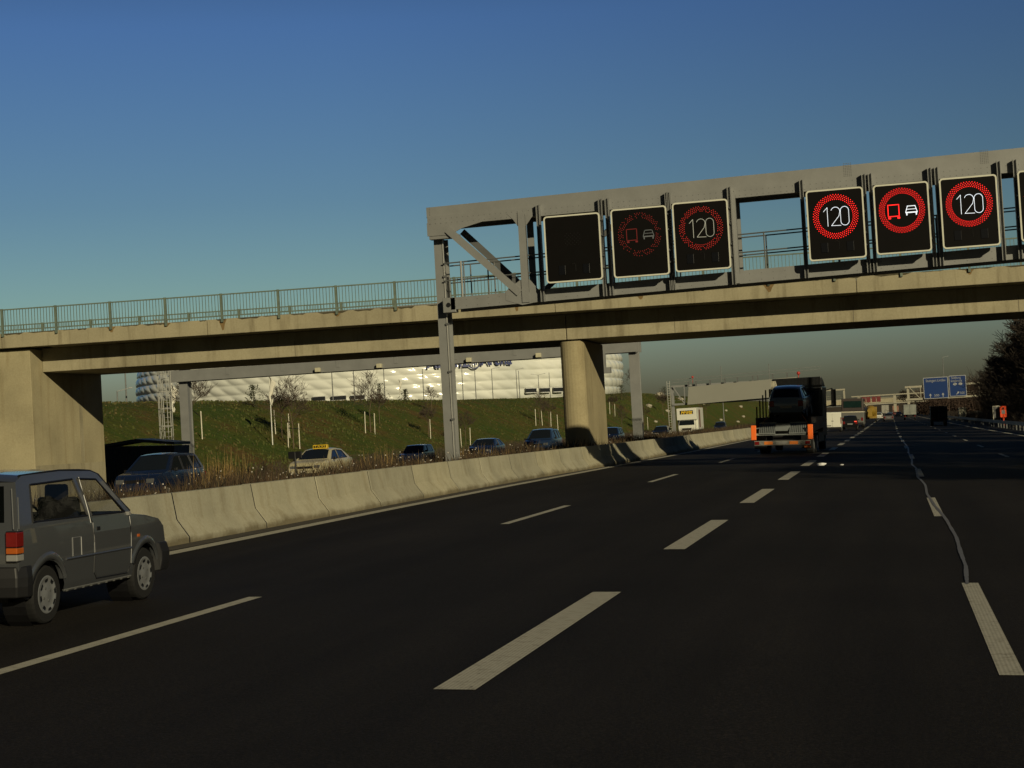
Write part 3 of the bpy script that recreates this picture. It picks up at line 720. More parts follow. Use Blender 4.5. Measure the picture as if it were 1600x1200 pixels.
bm = B(); tube(bm, (-35.25, 312, 8.8), (-35.25, 312, 9.9), .04, n=6); bmesh.ops.create_icosphere(bm, subdivisions=2, radius=.22, matrix=Matrix.Translation((-35.25, 312, 10.1)))
obj('beacon', bm, mat('beacon_red', (.35, .03, .02), .4, emit=(1, .05, .03), estr=.08), g3, True, smooth=True)
# gantry 4: blue direction boards
g4 = far_gantry('sign_gantry', 'far cream painted gantry over our lanes holding the blue direction boards', 500, 4.3, 40, 8.6, 5.0, -.4, (5.1, 38), mat('cream_steel', (.33, .31, .24), .6, 0, .08, 1), verts=(8.6, 24.8), diag=((5.3, 8.4),), ch=.55, pw=.7)
BLUE = mat('sign_blue', (.004, .030, .14), .4, 0, .05, .5)
WHT = mat('sign_white', (.32, .33, .34), .5, 0, .03, 2)
def bluesign(x0, x1, z0, z1, label):
    t = thing('direction_sign', label, 'sign', ((x0+x1)/2, 499.6, z0)); w, h = x1-x0, z1-z0
    bm = B(); prism_y(bm, rrect(w, h, .25), -.1, .12); bmesh.ops.translate(bm, verts=bm.verts, vec=(0, 0, h/2)); obj('border', bm, WHT, t)
    bm = B(); prism_y(bm, rrect(w-.36, h-.36, .2), -.13, -.08); bmesh.ops.translate(bm, verts=bm.verts, vec=(0, 0, h/2)); obj('panel', bm, BLUE, t)
    return t, w, h
t, w, h = bluesign(9.45, 16.35, 4.6, 10.7, 'large blue direction board with Stuttgart Lindau and two straight arrows')
text_mesh('Stuttgart Lindau', 1.1, 'lettering', WHT, t, (0, -.15, h-.95), FACE_Y, .01, 1.0, 5.4)
def arrow(t, x, z, ang, s):
    bm = B(); prism_y(bm, [(-.14*s, -.8*s), (.14*s, -.8*s), (.14*s, .05*s), (.5*s, .05*s), (0, .8*s), (-.5*s, .05*s), (-.14*s, .05*s)], -.15, -.13)
    bmesh.ops.rotate(bm, verts=bm.verts, matrix=Matrix.Rotation(ang, 3, 'Y')); bmesh.ops.translate(bm, verts=bm.verts, vec=(x, 0, z)); obj('arrow', bm, WHT, t)
arrow(t, -1.65, .9, 0, .75); arrow(t, 1.85, .95, 0, .75); text_mesh('500', .95, 'lettering', WHT, t, (.1, -.15, .85), FACE_Y, .01)
t, w, h = bluesign(16.6, 21.35, 4.9, 10.85, 'narrower blue direction board with Salzburg Innsbruck, two white ovals and a slanted arrow')
text_mesh('Salzburg', 1.0, 'lettering', WHT, t, (-.4, -.15, h-.65), FACE_Y, .01, 1, 2.6)
text_mesh('Innsbruck', 1.0, 'lettering', WHT, t, (-.3, -.15, h-1.55), FACE_Y, .01, 1, 3.1)
for x in (-.75, .75):
    bm = B(); prism_y(bm, [(x+.55*cos(2*pi*i/20), h-2.45+.36*sin(2*pi*i/20)) for i in range(20)], -.15, -.13); ov = obj('country_oval', bm, WHT, t)
text_mesh('A', .5, 'lettering', BLACK, t, (-.75, -.16, h-2.45), FACE_Y, .006); text_mesh('I', .5, 'lettering', BLACK, t, (.75, -.16, h-2.45), FACE_Y, .006)
arrow(t, -.1, .95, radians(45), .7); text_mesh('500', .9, 'lettering', WHT, t, (1.15, -.15, .9), FACE_Y, .01)
# open frame gantry on the far left behind the recovery truck
far_gantry('sign_gantry', 'cream open gantry frame just right of the recovery truck cab in the distance', 502, -32, -12.7, 9.0, 5.9, -.2, (-13.0,), MATS['cream_steel'], verts=(-18.2, -15.8), ch=.4, pw=.5)

# far bridge
fb = thing('overpass', 'low distant pale road bridge crossing the motorway behind the traffic', 'bridge', (-12, 905, -.5))
bm = B(); box(bm, -160, 60, 900, 900.5, 6.3, 8.4); box(bm, -160, 60, 900.5, 909, 7.0, 7.9); obj('deck', bm, concrete('far_concrete', (.42, .38, .27), scale=.2), fb, True)
bm = B(); box(bm, -160, 60, 901, 908, 5.4, 7.0); obj('girder', bm, GALV_D, fb, True)
bm = B(); box(bm, -160, 60, 900.1, 900.2, 8.5, 9.1); obj('railing', bm, mat('far_railing', (.2, .19, .15), .8), fb, True)
for x in (-12, 12, -42):
    bm = B(); box(bm, x-.6, x+.6, 901, 908, -1, 5.4); obj('pier', bm, MATS['far_concrete'], fb, True)
bm = B(); box(bm, 30, 60, 899, 910, -1, 5.4); obj('abutment', bm, MATS['far_concrete'], fb, True)
fg = far_gantry('sign_gantry', 'tiny far gantry with red lit signs before the distant bridge', 640, -14, 14, 8.0, 4.9, -.5, (-11.3, 1.6), MATS['cream_steel'], verts=(-8, -4), ch=.4, pw=1.0)
for i, x in enumerate((-9.6, -7.9, -5.9, -4.2)):
    bm = B(); box(bm, x-.75, x+.75, 639.4, 639.8, 5.4, 7.4)
    o = obj('message_sign', bm, mat('far_red_sign', (.05, .012, .012), .6, emit=(1, .03, .02), estr=.10), None, bevel=.04, origin=(x, 639.6, 5.4))
    props(o, 'tiny reddish lit sign on the far gantry before the bridge, %s of four' % ['first', 'second', 'third', 'last'][i], 'sign', 'red lit signs on the far gantry')

# ================================================================== STADIUM
ar = thing('stadium', 'huge white stadium wrapped in diamond shaped inflated cushions', 'stadium', (-245, 805, 8))
AC, AA, AB = Vector((-245, 805)), 119.0, 105.0
def arm():
    M = bpy.data.materials.new('cushion_foil'); M.use_nodes = True; n = M.node_tree.nodes; l = M.node_tree.links; b = n['Principled BSDF']
    z = n.new('ShaderNodeTexNoise'); z.inputs['Scale'].default_value = .05; z.inputs['Detail'].default_value = 5; g = n.new('ShaderNodeNewGeometry'); l.new(g.outputs['Position'], z.inputs['Vector'])
    r = ramp(n, [(.3, (.60, .62, .57)), (.7, (.78, .79, .72))]); l.new(z.outputs[0], r.inputs[0]); l.new(r.outputs[0], b.inputs['Base Color']); b.inputs['Roughness'].default_value = .16; b.inputs['Specular IOR Level'].default_value = .6
    return M
bm = B(); NU, NV = 560, 130; a0, a1 = radians(150), radians(390); rows = []
per = 2*pi*112
dirc = Vector((cos(YAW-.06), sin(YAW-.06)))
for j in range(NV+1):
    v_ = j/NV; z = 6+52*v_; bul = sin(pi*(.12+.80*v_))  # barrel bulge
    row = []
    for i in range(NU+1):
        a = a0+(a1-a0)*i/NU
        u = (a-a0)*112
        p_ = z/4.15; q_ = (u+1.35*z)/8.2
        pil = .62*(abs(sin(pi*p_))**.50)*(.30+.70*abs(sin(pi*q_))**.55)
        s = .90+.10*bul
        ex, ey = (AA*s+1.5*pil)*cos(a), (AB*s+1.5*pil)*sin(a)
        th = YAW-.05
        row.append(bm.verts.new((AC.x+ex*cos(th)-ey*sin(th), AC.y+ex*sin(th)+ey*cos(th), z)))
    rows.append(row)
for j in range(NV):
    for i in range(NU): bm.faces.new((rows[j][i], rows[j][i+1], rows[j+1][i+1], rows[j+1][i]))
obj('cushion_facade', bm, arm(), ar, True, smooth=True)
def onfac(px_x, Y):   # outward point of the facade for a given ray ratio
    pass
def fac_point(ratio, z, out=2.2):
    th = YAW-.05; best = None
    for k in range(2400):
        a = radians(180)+radians(180)*k/2400
        v_ = (z-6)/52; s = .90+.10*sin(pi*(.12+.80*v_))
        ex, ey = (AA*s+out)*cos(a), (AB*s+out)*sin(a)
        X, Y = AC.x+ex*cos(th)-ey*sin(th), AC.y+ex*sin(th)+ey*cos(th)
        d = abs(X/Y-ratio)
        if best is None or d < best[0]: best = (d, X, Y, a)
    _, X, Y, a = best
    nx, ny = cos(a)/AA, sin(a)/AB; n_ = Vector((nx*cos(th)-ny*sin(th), nx*sin(th)+ny*cos(th), 0)).normalized()
    return Vector((X, Y, z)), n_
NAVY = mat('navy_lettering', (.03, .045, .16), .5, 0, .05, 3)
def fac_text(txt, ratio, z, size, name='lettering', width=None):
    P, n_ = fac_point(ratio, z, 2.4); ang = atan2(n_.x, -n_.y)
    rot = Matrix.Rotation(ang, 3, 'Z') @ FACE_Y
    text_mesh(txt, size, name, NAVY, ar, P-OFF[ar], rot, .3, 1.0, width, bold=.10)
fac_text('Allianz', -.2615, 33.7, 7.4, width=19); fac_text('Arena', -.2310, 34.0, 7.4, width=15)
P, n_ = fac_point(-.2452, 33.6, 2.4); bm = B(); ang = atan2(n_.x, -n_.y)
for i in range(24):
    a, b = 2*pi*i/24, 2*pi*(i+1)/24; ribbon_y(bm, [(3.0*cos(a), 3.0*sin(a)), (3.0*cos(b), 3.0*sin(b))], .55, 0, .3)
for x, h0, h1 in ((-1.0, -1.4, .9), (0, -1.4, 1.6), (1.0, -1.4, .9)): ribbon_y(bm, [(x, h0), (x, h1)], .5, 0, .3)
bmesh.ops.rotate(bm, verts=bm.verts, matrix=Matrix.Rotation(ang, 3, 'Z')); bmesh.ops.translate(bm, verts=bm.verts, vec=P); obj('emblem', bm, NAVY, ar, True)
DK = mat('entrance_dark', (.02, .022, .025), .3)
for r0, r1, z in ((-.3490, -.3410, 20.8), (-.3370, -.3275, 20.6), (-.3245, -.3155, 20.4), (-.2140, -.2075, 19.7), (-.2050, -.1990, 19.6), (-.1970, -.1915, 19.6)):
    A, n_ = fac_point(r0, z, 1.8); C, _ = fac_point(r1, z, 1.8); bm = B()
    bar(bm, A-Vector((0, 0, .8)), C-Vector((0, 0, .8)), 1.0, .35); bar(bm, A+Vector((0, 0, 1.2)), C+Vector((0, 0, 1.2)), 1.0, .3)
    fr_ = obj('opening_frame', bm, mat('frame_white', (.55, .56, .54), .5), ar, True)
    bm = B(); bar(bm, A+Vector((0, 0, .2)), C+Vector((0, 0, .2)), .5, 1.8); obj('opening', bm, DK, fr_, True)

# lamp posts on the embankment top
POLE = mat('pole_grey', (.16, .165, .16), .6, .2, .1, 2)
def lamp(x, y, zt, arms, label, group='lamp posts in front of the stadium', r=.11, zb=None):
    zb = emb_crest(y)-.1 if zb is None else zb
    t = thing('street_lamp', label, 'street lamp', (x, y, zb), (0, 0, 0), group)
    bm = B(); tube(bm, (0, 0, 0), (0, 0, zt-zb), r, r*.6, 8); obj('pole', bm, POLE, t)
    for s in arms:
        bm = B(); tube(bm, (0, 0, zt-zb-.05), (s*1.6, 0, zt-zb+.25), .05, .04, 6); bm2 = bm; box(bm, s*1.5-(.35 if s < 0 else 0), s*1.5+(.35 if s > 0 else 0)+.0, -.15, .15, zt-zb+.2, zt-zb+.32); obj('lamp_head', bm, mat('lamp_head', (.4, .41, .4), .4), t)
lamps = [(-85, 177.1, 9.0, (1,), 'street lamp with its head just over the embankment beside the abutment'), (-85, 179.4, 12.7, (), 'plain grey mast over the embankment beside the abutment'),
 (-85, 253, 14.0, (), 'bare grey mast, leftmost against the stadium, above the taxi roof'), (-85, 264, 14.2, (), 'bare grey mast left of the twin headed lamp by the stadium'), (-85, 281, 14.0, (-1, 1), 'twin headed lamp post left of the near gantry post'),
 (-85, 306, 14.6, (), 'grey mast just left of the near gantry post against the stadium'), (-85, 336, 15.8, (), 'grey mast below the stadium lettering, left one'), (-85, 347, 16.1, (), 'grey mast below the stadium lettering, right one'),
 (-85, 362.6, 16.0, (1,), 'single armed lamp post right of the stadium lettering'), (-85, 387.6, 16.4, (1,), 'lamp post with one arm, left of a close pair near the pier'), (-85, 390.3, 16.2, (), 'bare mast, right of a close pair near the pier'),
 (-85, 413, 15.7, (-1, 1), 'twin headed lamp post close left of the bridge pier'), (-85, 427, 16.6, (), 'bare mast closest to the left side of the bridge pier')]
for i, (x, y, zt, ar_, lb) in enumerate(lamps): lamp(x, y, zt, ar_, lb)
lamp(-48, 500, 17.8, (), 'thin mast rising above the long grey board', 'far masts on the horizon', .16, 0)
lamp(-34, 500, 17.6, (), 'thin mast left of the recovery truck cab', 'far masts on the horizon', .16, 0)
lamp(17.1, 560, 18.0, (1,), 'thin mast rising above the blue direction boards', 'far masts on the horizon', .16, -.5)

# flags on white poles
FL = mat('flag_cloth', (.62, .60, .52), .8, 0, .1, 3)
def flag(x, y, zb, zt, label):
    t = thing('flagpole', label, 'flagpole', (x, y, zb), (0, 0, 0), 'white flagpoles')
    bm = B(); tube(bm, (0, 0, 0), (0, 0, zt-zb), .05, .035, 8); obj('pole', bm, mat('white_pole', (.66, .66, .6), .4), t)
    bm = B(); prev = None; H = zt-zb; Lf = 2.9
    for i in range(25):
        s = i/24; wd = .60*(sin(pi*min(1, s*1.5))**.7 if s < .66 else .55+.45*sin(s*17))*(1-.55*s)+.04
        z = H-.05-s*Lf*.78; o_ = .08*sin(s*13)
        row = [bm.verts.new((wd*k-.1*wd+o_*k, .14*sin(k*7+s*6), z-.25*k*k)) for k in (0, .3, .55, .8, 1.05)]
        if prev:
            for k in range(4): bm.faces.new((prev[k], prev[k+1], row[k+1], row[k]))
        prev = row
    obj('furled_flag', bm, FL, t, smooth=True)
flag(-50.9, 135, emb(-50.9, 135), 7.8, 'white flagpole with limp furled flag standing on the slope behind the taxi')
flag(-85, 290, emb_crest(290), 12.4, 'short flagpole with furled flag beyond the crest left of the near gantry post')
flag(-58, 131, emb(-58, 131), 7.5, 'thin flagpole with pale flag beside the ladder gantry')

# ================================================================== TREES
BARK = mat('bark', (.030, .023, .018), .9, 0, .3, 5)
BARKY = mat('young_bark', (.12, .085, .055), .9, 0, .3, 5)
TWIG = mat('twigs', (.034, .025, .018), .9, 0, .3, 5)
TWIGY = mat('young_twigs', (.065, .046, .032), .9, 0, .3, 5)
def limb(bm, a, b, r0, r1, n):
    a, b = Vector(a), Vector(b); d = (b-a).normalized(); u = Vector((0, 0, 1)) if abs(d.z) < .9 else Vector((1, 0, 0)); s = d.cross(u).normalized(); u = s.cross(d)
    A = [bm.verts.new(a+(s*cos(2*pi*i/n)+u*sin(2*pi*i/n))*r0) for i in range(n)]; C = [bm.verts.new(b+(s*cos(2*pi*i/n)+u*sin(2*pi*i/n))*r1) for i in range(n)]
    for i in range(n): bm.faces.new((A[i], A[(i+1) % n], C[(i+1) % n], C[i]))
def grow(bt, bc, p, d, L, r, lvl, rnd, upb=.25, kids=(3, 5), minr=.012):
    """recursive bare branching; bt gets trunk + limbs, bc the twigs"""
    segs = 3 if lvl > 1 else 2; q = Vector(p); dd = Vector(d)
    pts = [q.copy()]
    for i in range(segs):
        dd = (dd+Vector((rnd.uniform(-1, 1), rnd.uniform(-1, 1), rnd.uniform(-.6, 1)+upb))*.16).normalized()
        nq = q+dd*L/segs; rr0 = r*(1-.5*i/segs); rr1 = r*(1-.5*(i+1)/segs)
        limb(bt if lvl >= 4 else bc, q, nq, max(rr0, minr), max(rr1, minr*.8), 6 if lvl >= 4 else (4 if lvl > 1 else 3)); q = nq; pts.append(q.copy())
    if lvl == 0: return
    nk = rnd.randint(*kids)
    for k in range(nk):
        t = rnd.uniform(.35, 1); idx = min(segs-1, int(t*segs)); base = pts[idx].lerp(pts[idx+1], t*segs-idx)
        ax = Vector((rnd.uniform(-1, 1), rnd.uniform(-1, 1), rnd.uniform(-.3, .5))).normalized()
        nd = (dd*rnd.uniform(.55, 1.0)+ax*.75).normalized()
        grow(bt, bc, base, nd, L*rnd.uniform(.55, .80), r*.5, lvl-1, rnd, upb, kids, minr)
def bare_tree(name, label, H, r, seed, lvl=5, kids=(3, 5), minr=.02, mt=(BARK, TWIG), group=None, trunk=.28, cat='tree'):
    rnd = random.Random(seed); bt, bc = B(), B()
    t = thing(name, label, cat, (0, 0, 0), (0, 0, 0), group)
    limb(bt, (0, 0, -.3), (0, 0, H*trunk), r*1.15, r*.9, 8); limb(bt, (0, 0, H*trunk), (rnd.uniform(-.2, .2), rnd.uniform(-.2, .2), H*.5), r*.9, r*.6, 8)
    for k in range(7):
        z = H*(trunk+(.5-trunk)*k/6); a = rnd.uniform(0, 6.28); grow(bt, bc, (0, 0, z), (cos(a)*.8, sin(a)*.8, .6), H*.22, r*.5, lvl-1, rnd, .25, kids, minr)
    grow(bt, bc, (0, 0, H*.5), (0, 0, 1), H*.24, r*.6, lvl-1, rnd, .4, kids, minr)
    grow(bt, bc, (0, 0, H*.48), (.3, -.3, 1), H*.24, r*.5, lvl-1, rnd, .4, kids, minr)
    obj('trunk', bt, mt[0], t, recalc=False); obj('crown', bc, mt[1], t, recalc=False)
    return t
protos = [bare_tree('bare_tree', 'p', 13, .24, 31, 5, (4, 5), .028), bare_tree('bare_tree', 'p', 12, .22, 57, 5, (4, 5), .028), bare_tree('bare_tree', 'p', 11, .2, 93, 5, (4, 5), .028)]
random.seed(21)
spots = []
for (x, y, s) in [(17.3, 196, 1.06), (15.6, 216, .86), (20.5, 205, 1.25), (19, 225, 1.1), (16.6, 238, .80), (24, 190, 1.3), (22, 240, 1.25), (18, 258, .9), (26, 222, 1.4), (17.5, 282, .72), (21, 300, .95), (27, 262, 1.3), (19, 330, .7), (24, 345, .9), (30, 300, 1.2), (22.5, 176, 1.15),
                  (27.5, 385, .72), (31, 430, .8), (35, 480, .85), (36, 540, .9), (29, 610, .9), (36, 680, 1.0), (24, 740, .9), (44, 620, 1.0), (6.5, 720, .85), (10.5, 728, .8), (28, 800, 1.0), (18, 860, .9), (38, 840, 1.0),
                  (17.5, 30, 1.1), (20, 42, 1.2), (18, 56, 1.0), (21, 72, 1.2), (18.5, 88, 1.1), (21, 104, 1.2), (19, 120, 1.1), (22, 136, 1.2), (21, 156, 1.1)]:
    spots.append((x, y, s))
for i, (x, y, s) in enumerate(spots):
    o = protos[i] if i < 3 else copy_tree(protos[i % 3])
    o.location = (x, y, .1 if x > 16 else -.3); o.rotation_euler = (0, 0, random.uniform(0, 6.28)); o.scale = (s*1.12, s*1.12, s)
    o['_xy'] = x/y; o['_y'] = y
for nm, sel, txt in (('a', lambda x, y: 170 < y < 370, 'leafless tree in the dark clump on the right, %s from its left edge'), ('b', lambda x, y: y >= 370, 'brown bare tree behind the blue direction boards, %s from the left'), ('c', lambda x, y: y <= 170, 'bare tree beside the right shoulder before the overpass, %s nearest the camera')):
    L = [o for o in COL.objects if o.name.startswith('bare_tree') and o.parent is None and '_y' in o and sel(0, o['_y'])]
    L.sort(key=(lambda o: o['_y']) if nm == 'c' else (lambda o: o['_xy']))
    for k, o in enumerate(L):
        props(o, txt % ordw(k+1), 'tree', 'bare roadside trees on the right'); del o['_xy']; del o['_y']
# brushwood under and behind the clump
def scrub(name, label, pts, mt, n, hs, seed, kind='stuff', w=.03):
    rnd = random.Random(seed); bm = B()
    for k in range(n):
        x0, x1, y0, y1, zb = pts; x, y = rnd.uniform(x0, x1), rnd.uniform(y0, y1); h = rnd.uniform(*hs); a = rnd.uniform(0, 6.28)
        p = Vector((x, y, zb)); dd = Vector((rnd.uniform(-.4, .4), rnd.uniform(-.4, .4), 1)).normalized()
        for j in range(4):
            q = p+dd*h/4; limb(bm, p, q, w*(1-j*.2), w*(.8-j*.2), 3)
            for c in range(3):
                e = Vector((rnd.uniform(-1, 1), rnd.uniform(-1, 1), rnd.uniform(.1, 1))).normalized()*h*.3; limb(bm, q, q+e, w*.5, w*.3, 3)
            p = q; dd = (dd+Vector((rnd.uniform(-.3, .3), rnd.uniform(-.3, .3), 0))).normalized()
    o = obj(name, bm, mt, recalc=False); props(o, label, 'undergrowth', None, kind); return o
scrub('brushwood', 'dark tangled brushwood below the roadside trees on the right', (15, 34, 172, 305, -.3), TWIG, 4200, (2.5, 7.5), 3, w=.05)
scrub('far_brushwood', 'brown bare wood behind the blue direction boards', (13, 60, 525, 900, -.5), mat('far_twigs', (.055, .034, .024), .95, 0, .3, .2), 4200, (4, 10.5), 4, w=.14)
scrub('verge_scrub', 'low dark bushes behind the guard rail on the right', (11.8, 15, 120, 420, -.5), TWIG, 1300, (.5, 1.5), 6, w=.03)
# ridge at the horizon with wooded edge
def ridge(name, x0, x1, y, zt, seed, mt, label):
    bm = B(); prev = None; n = 260
    for i in range(n+1):
        x = x0+(x1-x0)*i/n; t = i/n; z = zt(t)+1.8*noise.noise(Vector((x*.02, seed, 0)))+1.2*noise.noise(Vector((x*.11, seed, 0)))+.8*noise.noise(Vector((x*.4, seed, 2)))
        row = [bm.verts.new((x, y, -1.6)), bm.verts.new((x, y+25, z*.75)), bm.verts.new((x, y+60, z)), bm.verts.new((x, y+240, z)), bm.verts.new((x, y+500, -1.6))]
        if prev:
            for k in range(4): bm.faces.new((prev[k], prev[k+1], row[k+1], row[k]))
        prev = row
    o = structure(name, bm, mt)
ridge('hills', -900, 70, 1500, lambda t: 30-19*t, 2, mat('wooded_hill', (.035, .026, .017), .95, 0, .4, .03), '')
ridge('hills', -60, 900, 1250, lambda t: 11+5*t, 5, MATS['wooded_hill'], '')

# young trees with stakes on the embankment
yprotos = [bare_tree('young_tree', 'p', 5.6, .05, 12, 4, (3, 4), .014, (BARKY, TWIGY), trunk=.36), bare_tree('young_tree', 'p', 6.4, .05, 15, 4, (3, 4), .013, (BARKY, TWIGY), trunk=.30), bare_tree('young_tree', 'p', 5.0, .05, 22, 4, (3, 5), .016, (BARKY, TWIGY), trunk=.42)]
ytrees = [(-52.85, 123, 1.02, 0, 'with a round crown just right of the ladder'), (-52.06, 140.5, 1.0, 2, 'bushy, just right of the flagpole'), (-50.05, 137.75, 1.05, 1, 'with a tall narrow crown between two stakes above the taxi bonnet'),
          (-52.26, 167, 1.08, 1, 'with a slim crown between two stakes left of the near gantry post'), (-50.5, 183, .8, 2, 'low brown one hidden close left of the near gantry post'), (-47.3, 187, .82, 0, 'between two stakes just right of the near gantry post'),
          (-51.4, 249, .9, 1, 'in the group of stakes left of the bridge pier'), (-51.0, 254, .85, 0, 'close beside the bridge pier'), (-53, 328, .95, 2, 'between the pier and the second gantry post'), (-48.2, 336, 1.0, 0, 'reddish one just right of the second gantry post'),
          (-54, 176, .8, 2, 'small one standing near the crest left of the gantry post'), (-56, 205, .7, 0, 'small one high on the slope behind the gantry post'), (-60, 400, 1.1, 1, 'near the crest left of the long board gantry'), (-52, 395, 1.2, 2, 'dark, above the box lorry'), (-50, 470, 1.1, 0, 'reddish, right of the box lorry'), (-47, 300, .9, 1, 'low on the slope right of the pier')]
for i, (x, y, s, k, lb) in enumerate(ytrees):
    used = [j for j in range(i) if ytrees[j][3] == k]
    o = yprotos[k] if not used else copy_tree(yprotos[k])
    o.location = (x, y, emb(x, y)); o.rotation_euler = (0, 0, random.uniform(0, 6.28)); o.scale = (s*.9, s*.9, s)
    props(o, 'bare young tree '+lb, 'tree', 'young trees planted on the embankment')
STK = mat('stake_wood', (.66, .62, .50), .8, 0, .15, 4)
bm = B(); tube(bm, (0, 0, -.3), (0, 0, 2.15), .045, .045, 7); sp = obj('tree_stake', bm, STK)
stk = [(-52.64, 124.25, 'right of the round young tree by the ladder'), (-54.64, 126.25, 'left of the round young tree by the ladder'), (-52.84, 141, 'directly right of the flagpole'), (-51.99, 142.25, 'behind the tall young tree, upper one'), (-50.16, 136.75, 'left of the tall young tree above the taxi'), (-49.95, 139, 'right of the tall young tree above the taxi'),
       (-52.18, 165, 'left of the slim young tree, midway to the gantry post'), (-51.8, 167, 'right of the slim young tree, midway to the gantry post'), (-50.1, 182.25, 'standing close left of the near gantry post'), (-47.14, 184.25, 'first one right of the near gantry post'), (-47.29, 189, 'second one right of the near gantry post'),
       (-51.6, 247, 'first of four left of the bridge pier'), (-51.34, 250.5, 'second of four left of the bridge pier'), (-50.97, 255.25, 'third of four left of the bridge pier'), (-49.76, 254.5, 'touching the left edge of the bridge pier'), (-53.51, 327.25, 'first one right of the bridge pier'), (-52.81, 329, 'second one right of the bridge pier'), (-48.53, 337, 'first one right of the second gantry post'), (-47.62, 337.25, 'second one right of the second gantry post')]
for i, (x, y, lb) in enumerate(stk):
    o = sp if i == 0 else sp.copy()
    if i: COL.objects.link(o)
    o.location = (x, y, emb(x, y)); s = 1.0 if y < 200 else 1.15; o.scale = (s, s, s); o.rotation_euler = (random.uniform(-.03, .03), random.uniform(-.03, .03), 0)
    props(o, 'pale wooden tree stake, '+lb, 'stake', 'tree stakes on the embankment')
bm = B()
for (xa, ya, xb, yb) in ((-50.16, 136.75, -49.95, 139), (-52.64, 124.25, -54.64, 126.25)):
    tube(bm, (xa, ya, emb(xa, ya)+1.7), (xb, yb, emb(xb, yb)+1.7), .03, n=5)
for i, (a, b) in enumerate((((-50.16, 136.75), (-49.95, 139)), ((-52.64, 124.25), (-54.64, 126.25)))): pass
o = obj('tie_strap', bm, BLACK, None); props(o, 'dark tie straps between stakes holding young trees', 'strap')
# low evergreen shrubs near crest
SHR = mat('shrub_leaf', (.045, .05, .022), .8, 0, .3, 3)
def shrub(x, y, z, r, label, seed, n=420, mt=SHR, h=1.0, leaf=.10):
    rnd = random.Random(seed); bm = B(); t = thing('shrub', label, 'shrub', (x, y, z), (0, 0, 0), 'shrubs on the embankment')
    for k in range(n):
        a = rnd.uniform(0, 6.28); rr = r*rnd.random()**.5; zz = rnd.uniform(0, 1); rr *= (1-zz*.7)*(.7+.5*sin(a*3+seed)); p = Vector((rr*cos(a), rr*sin(a), zz*r*1.4*h)); u = Vector((rnd.uniform(-1, 1), rnd.uniform(-1, 1), rnd.uniform(-1, 1))).normalized(); w = u.cross(Vector((rnd.uniform(-1, 1), rnd.uniform(-1, 1), 1))).normalized(); s = leaf*rnd.uniform(.6, 1.4)
        bm.faces.new([bm.verts.new(p-u*s), bm.verts.new(p+w*s*.5), bm.verts.new(p+u*s), bm.verts.new(p-w*s*.5)])
    obj('foliage', bm, mt, t, recalc=False); bm = B(); limb(bm, (0, 0, -.2), (0, 0, r), .04, .02, 5); obj('stem', bm, BARKY, t, recalc=False)
shrub(-59, 152, emb(-59, 152), 1.5, 'dark leafy shrub on the crest behind the flagpole', 1)
shrub(-63, 206, emb(-63, 206), 1.6, 'dark leafy shrub on the crest left of the near gantry post', 2)
shrub(-62, 214, emb(-62, 214), 1.1, 'small shrub on the crest beside the larger leafy one', 3)
shrub(-60, 345, emb(-60, 345), 2.6, 'round bush on the crest right of the pier', 4, 700)
shrub(-58, 372, emb(-58, 372), 2.4, 'round bush on the crest left of the long board gantry', 5, 700)
shrub(-56, 430, emb(-56, 430), 3.0, 'wide dark bush behind the foot of the long board gantry', 6, 800)
# pale boulders on the far slope
ROCK = mat('boulder_stone', (.34, .31, .24), .9, 0, .25, 1)
random.seed(9)
rk = [(-47, 350, .5), (-50, 366, .5), (-55, 392, .9), (-53, 410, .7), (-48, 402, .6), (-60, 450, 1.3), (-58, 480, .9), (-52, 470, .6), (-49, 500, .6), (-56, 520, .7), (-60, 560, 1.8), (-53, 560, .6), (-50, 590, .7), (-47.5, 540, .6), (-55, 640, .9)]
for i, (x, y, s) in enumerate(rk):
    bm = B(); bmesh.ops.create_icosphere(bm, subdivisions=2, radius=s)
    for v in bm.verts: v.co *= 1+.35*noise.noise(v.co*1.3/s+Vector((i, 0, 0))); v.co.z *= .65
    o = obj('boulder', bm, ROCK, origin=None); o.location = (x, y, emb(x, y)+s*.15)
    props(o, 'pale boulder on the grass slope, %s in line from the lorry towards the distance' % ordw(sorted(q[1] for q in rk).index(y)+1), 'boulder', 'boulders on the far grass slope')

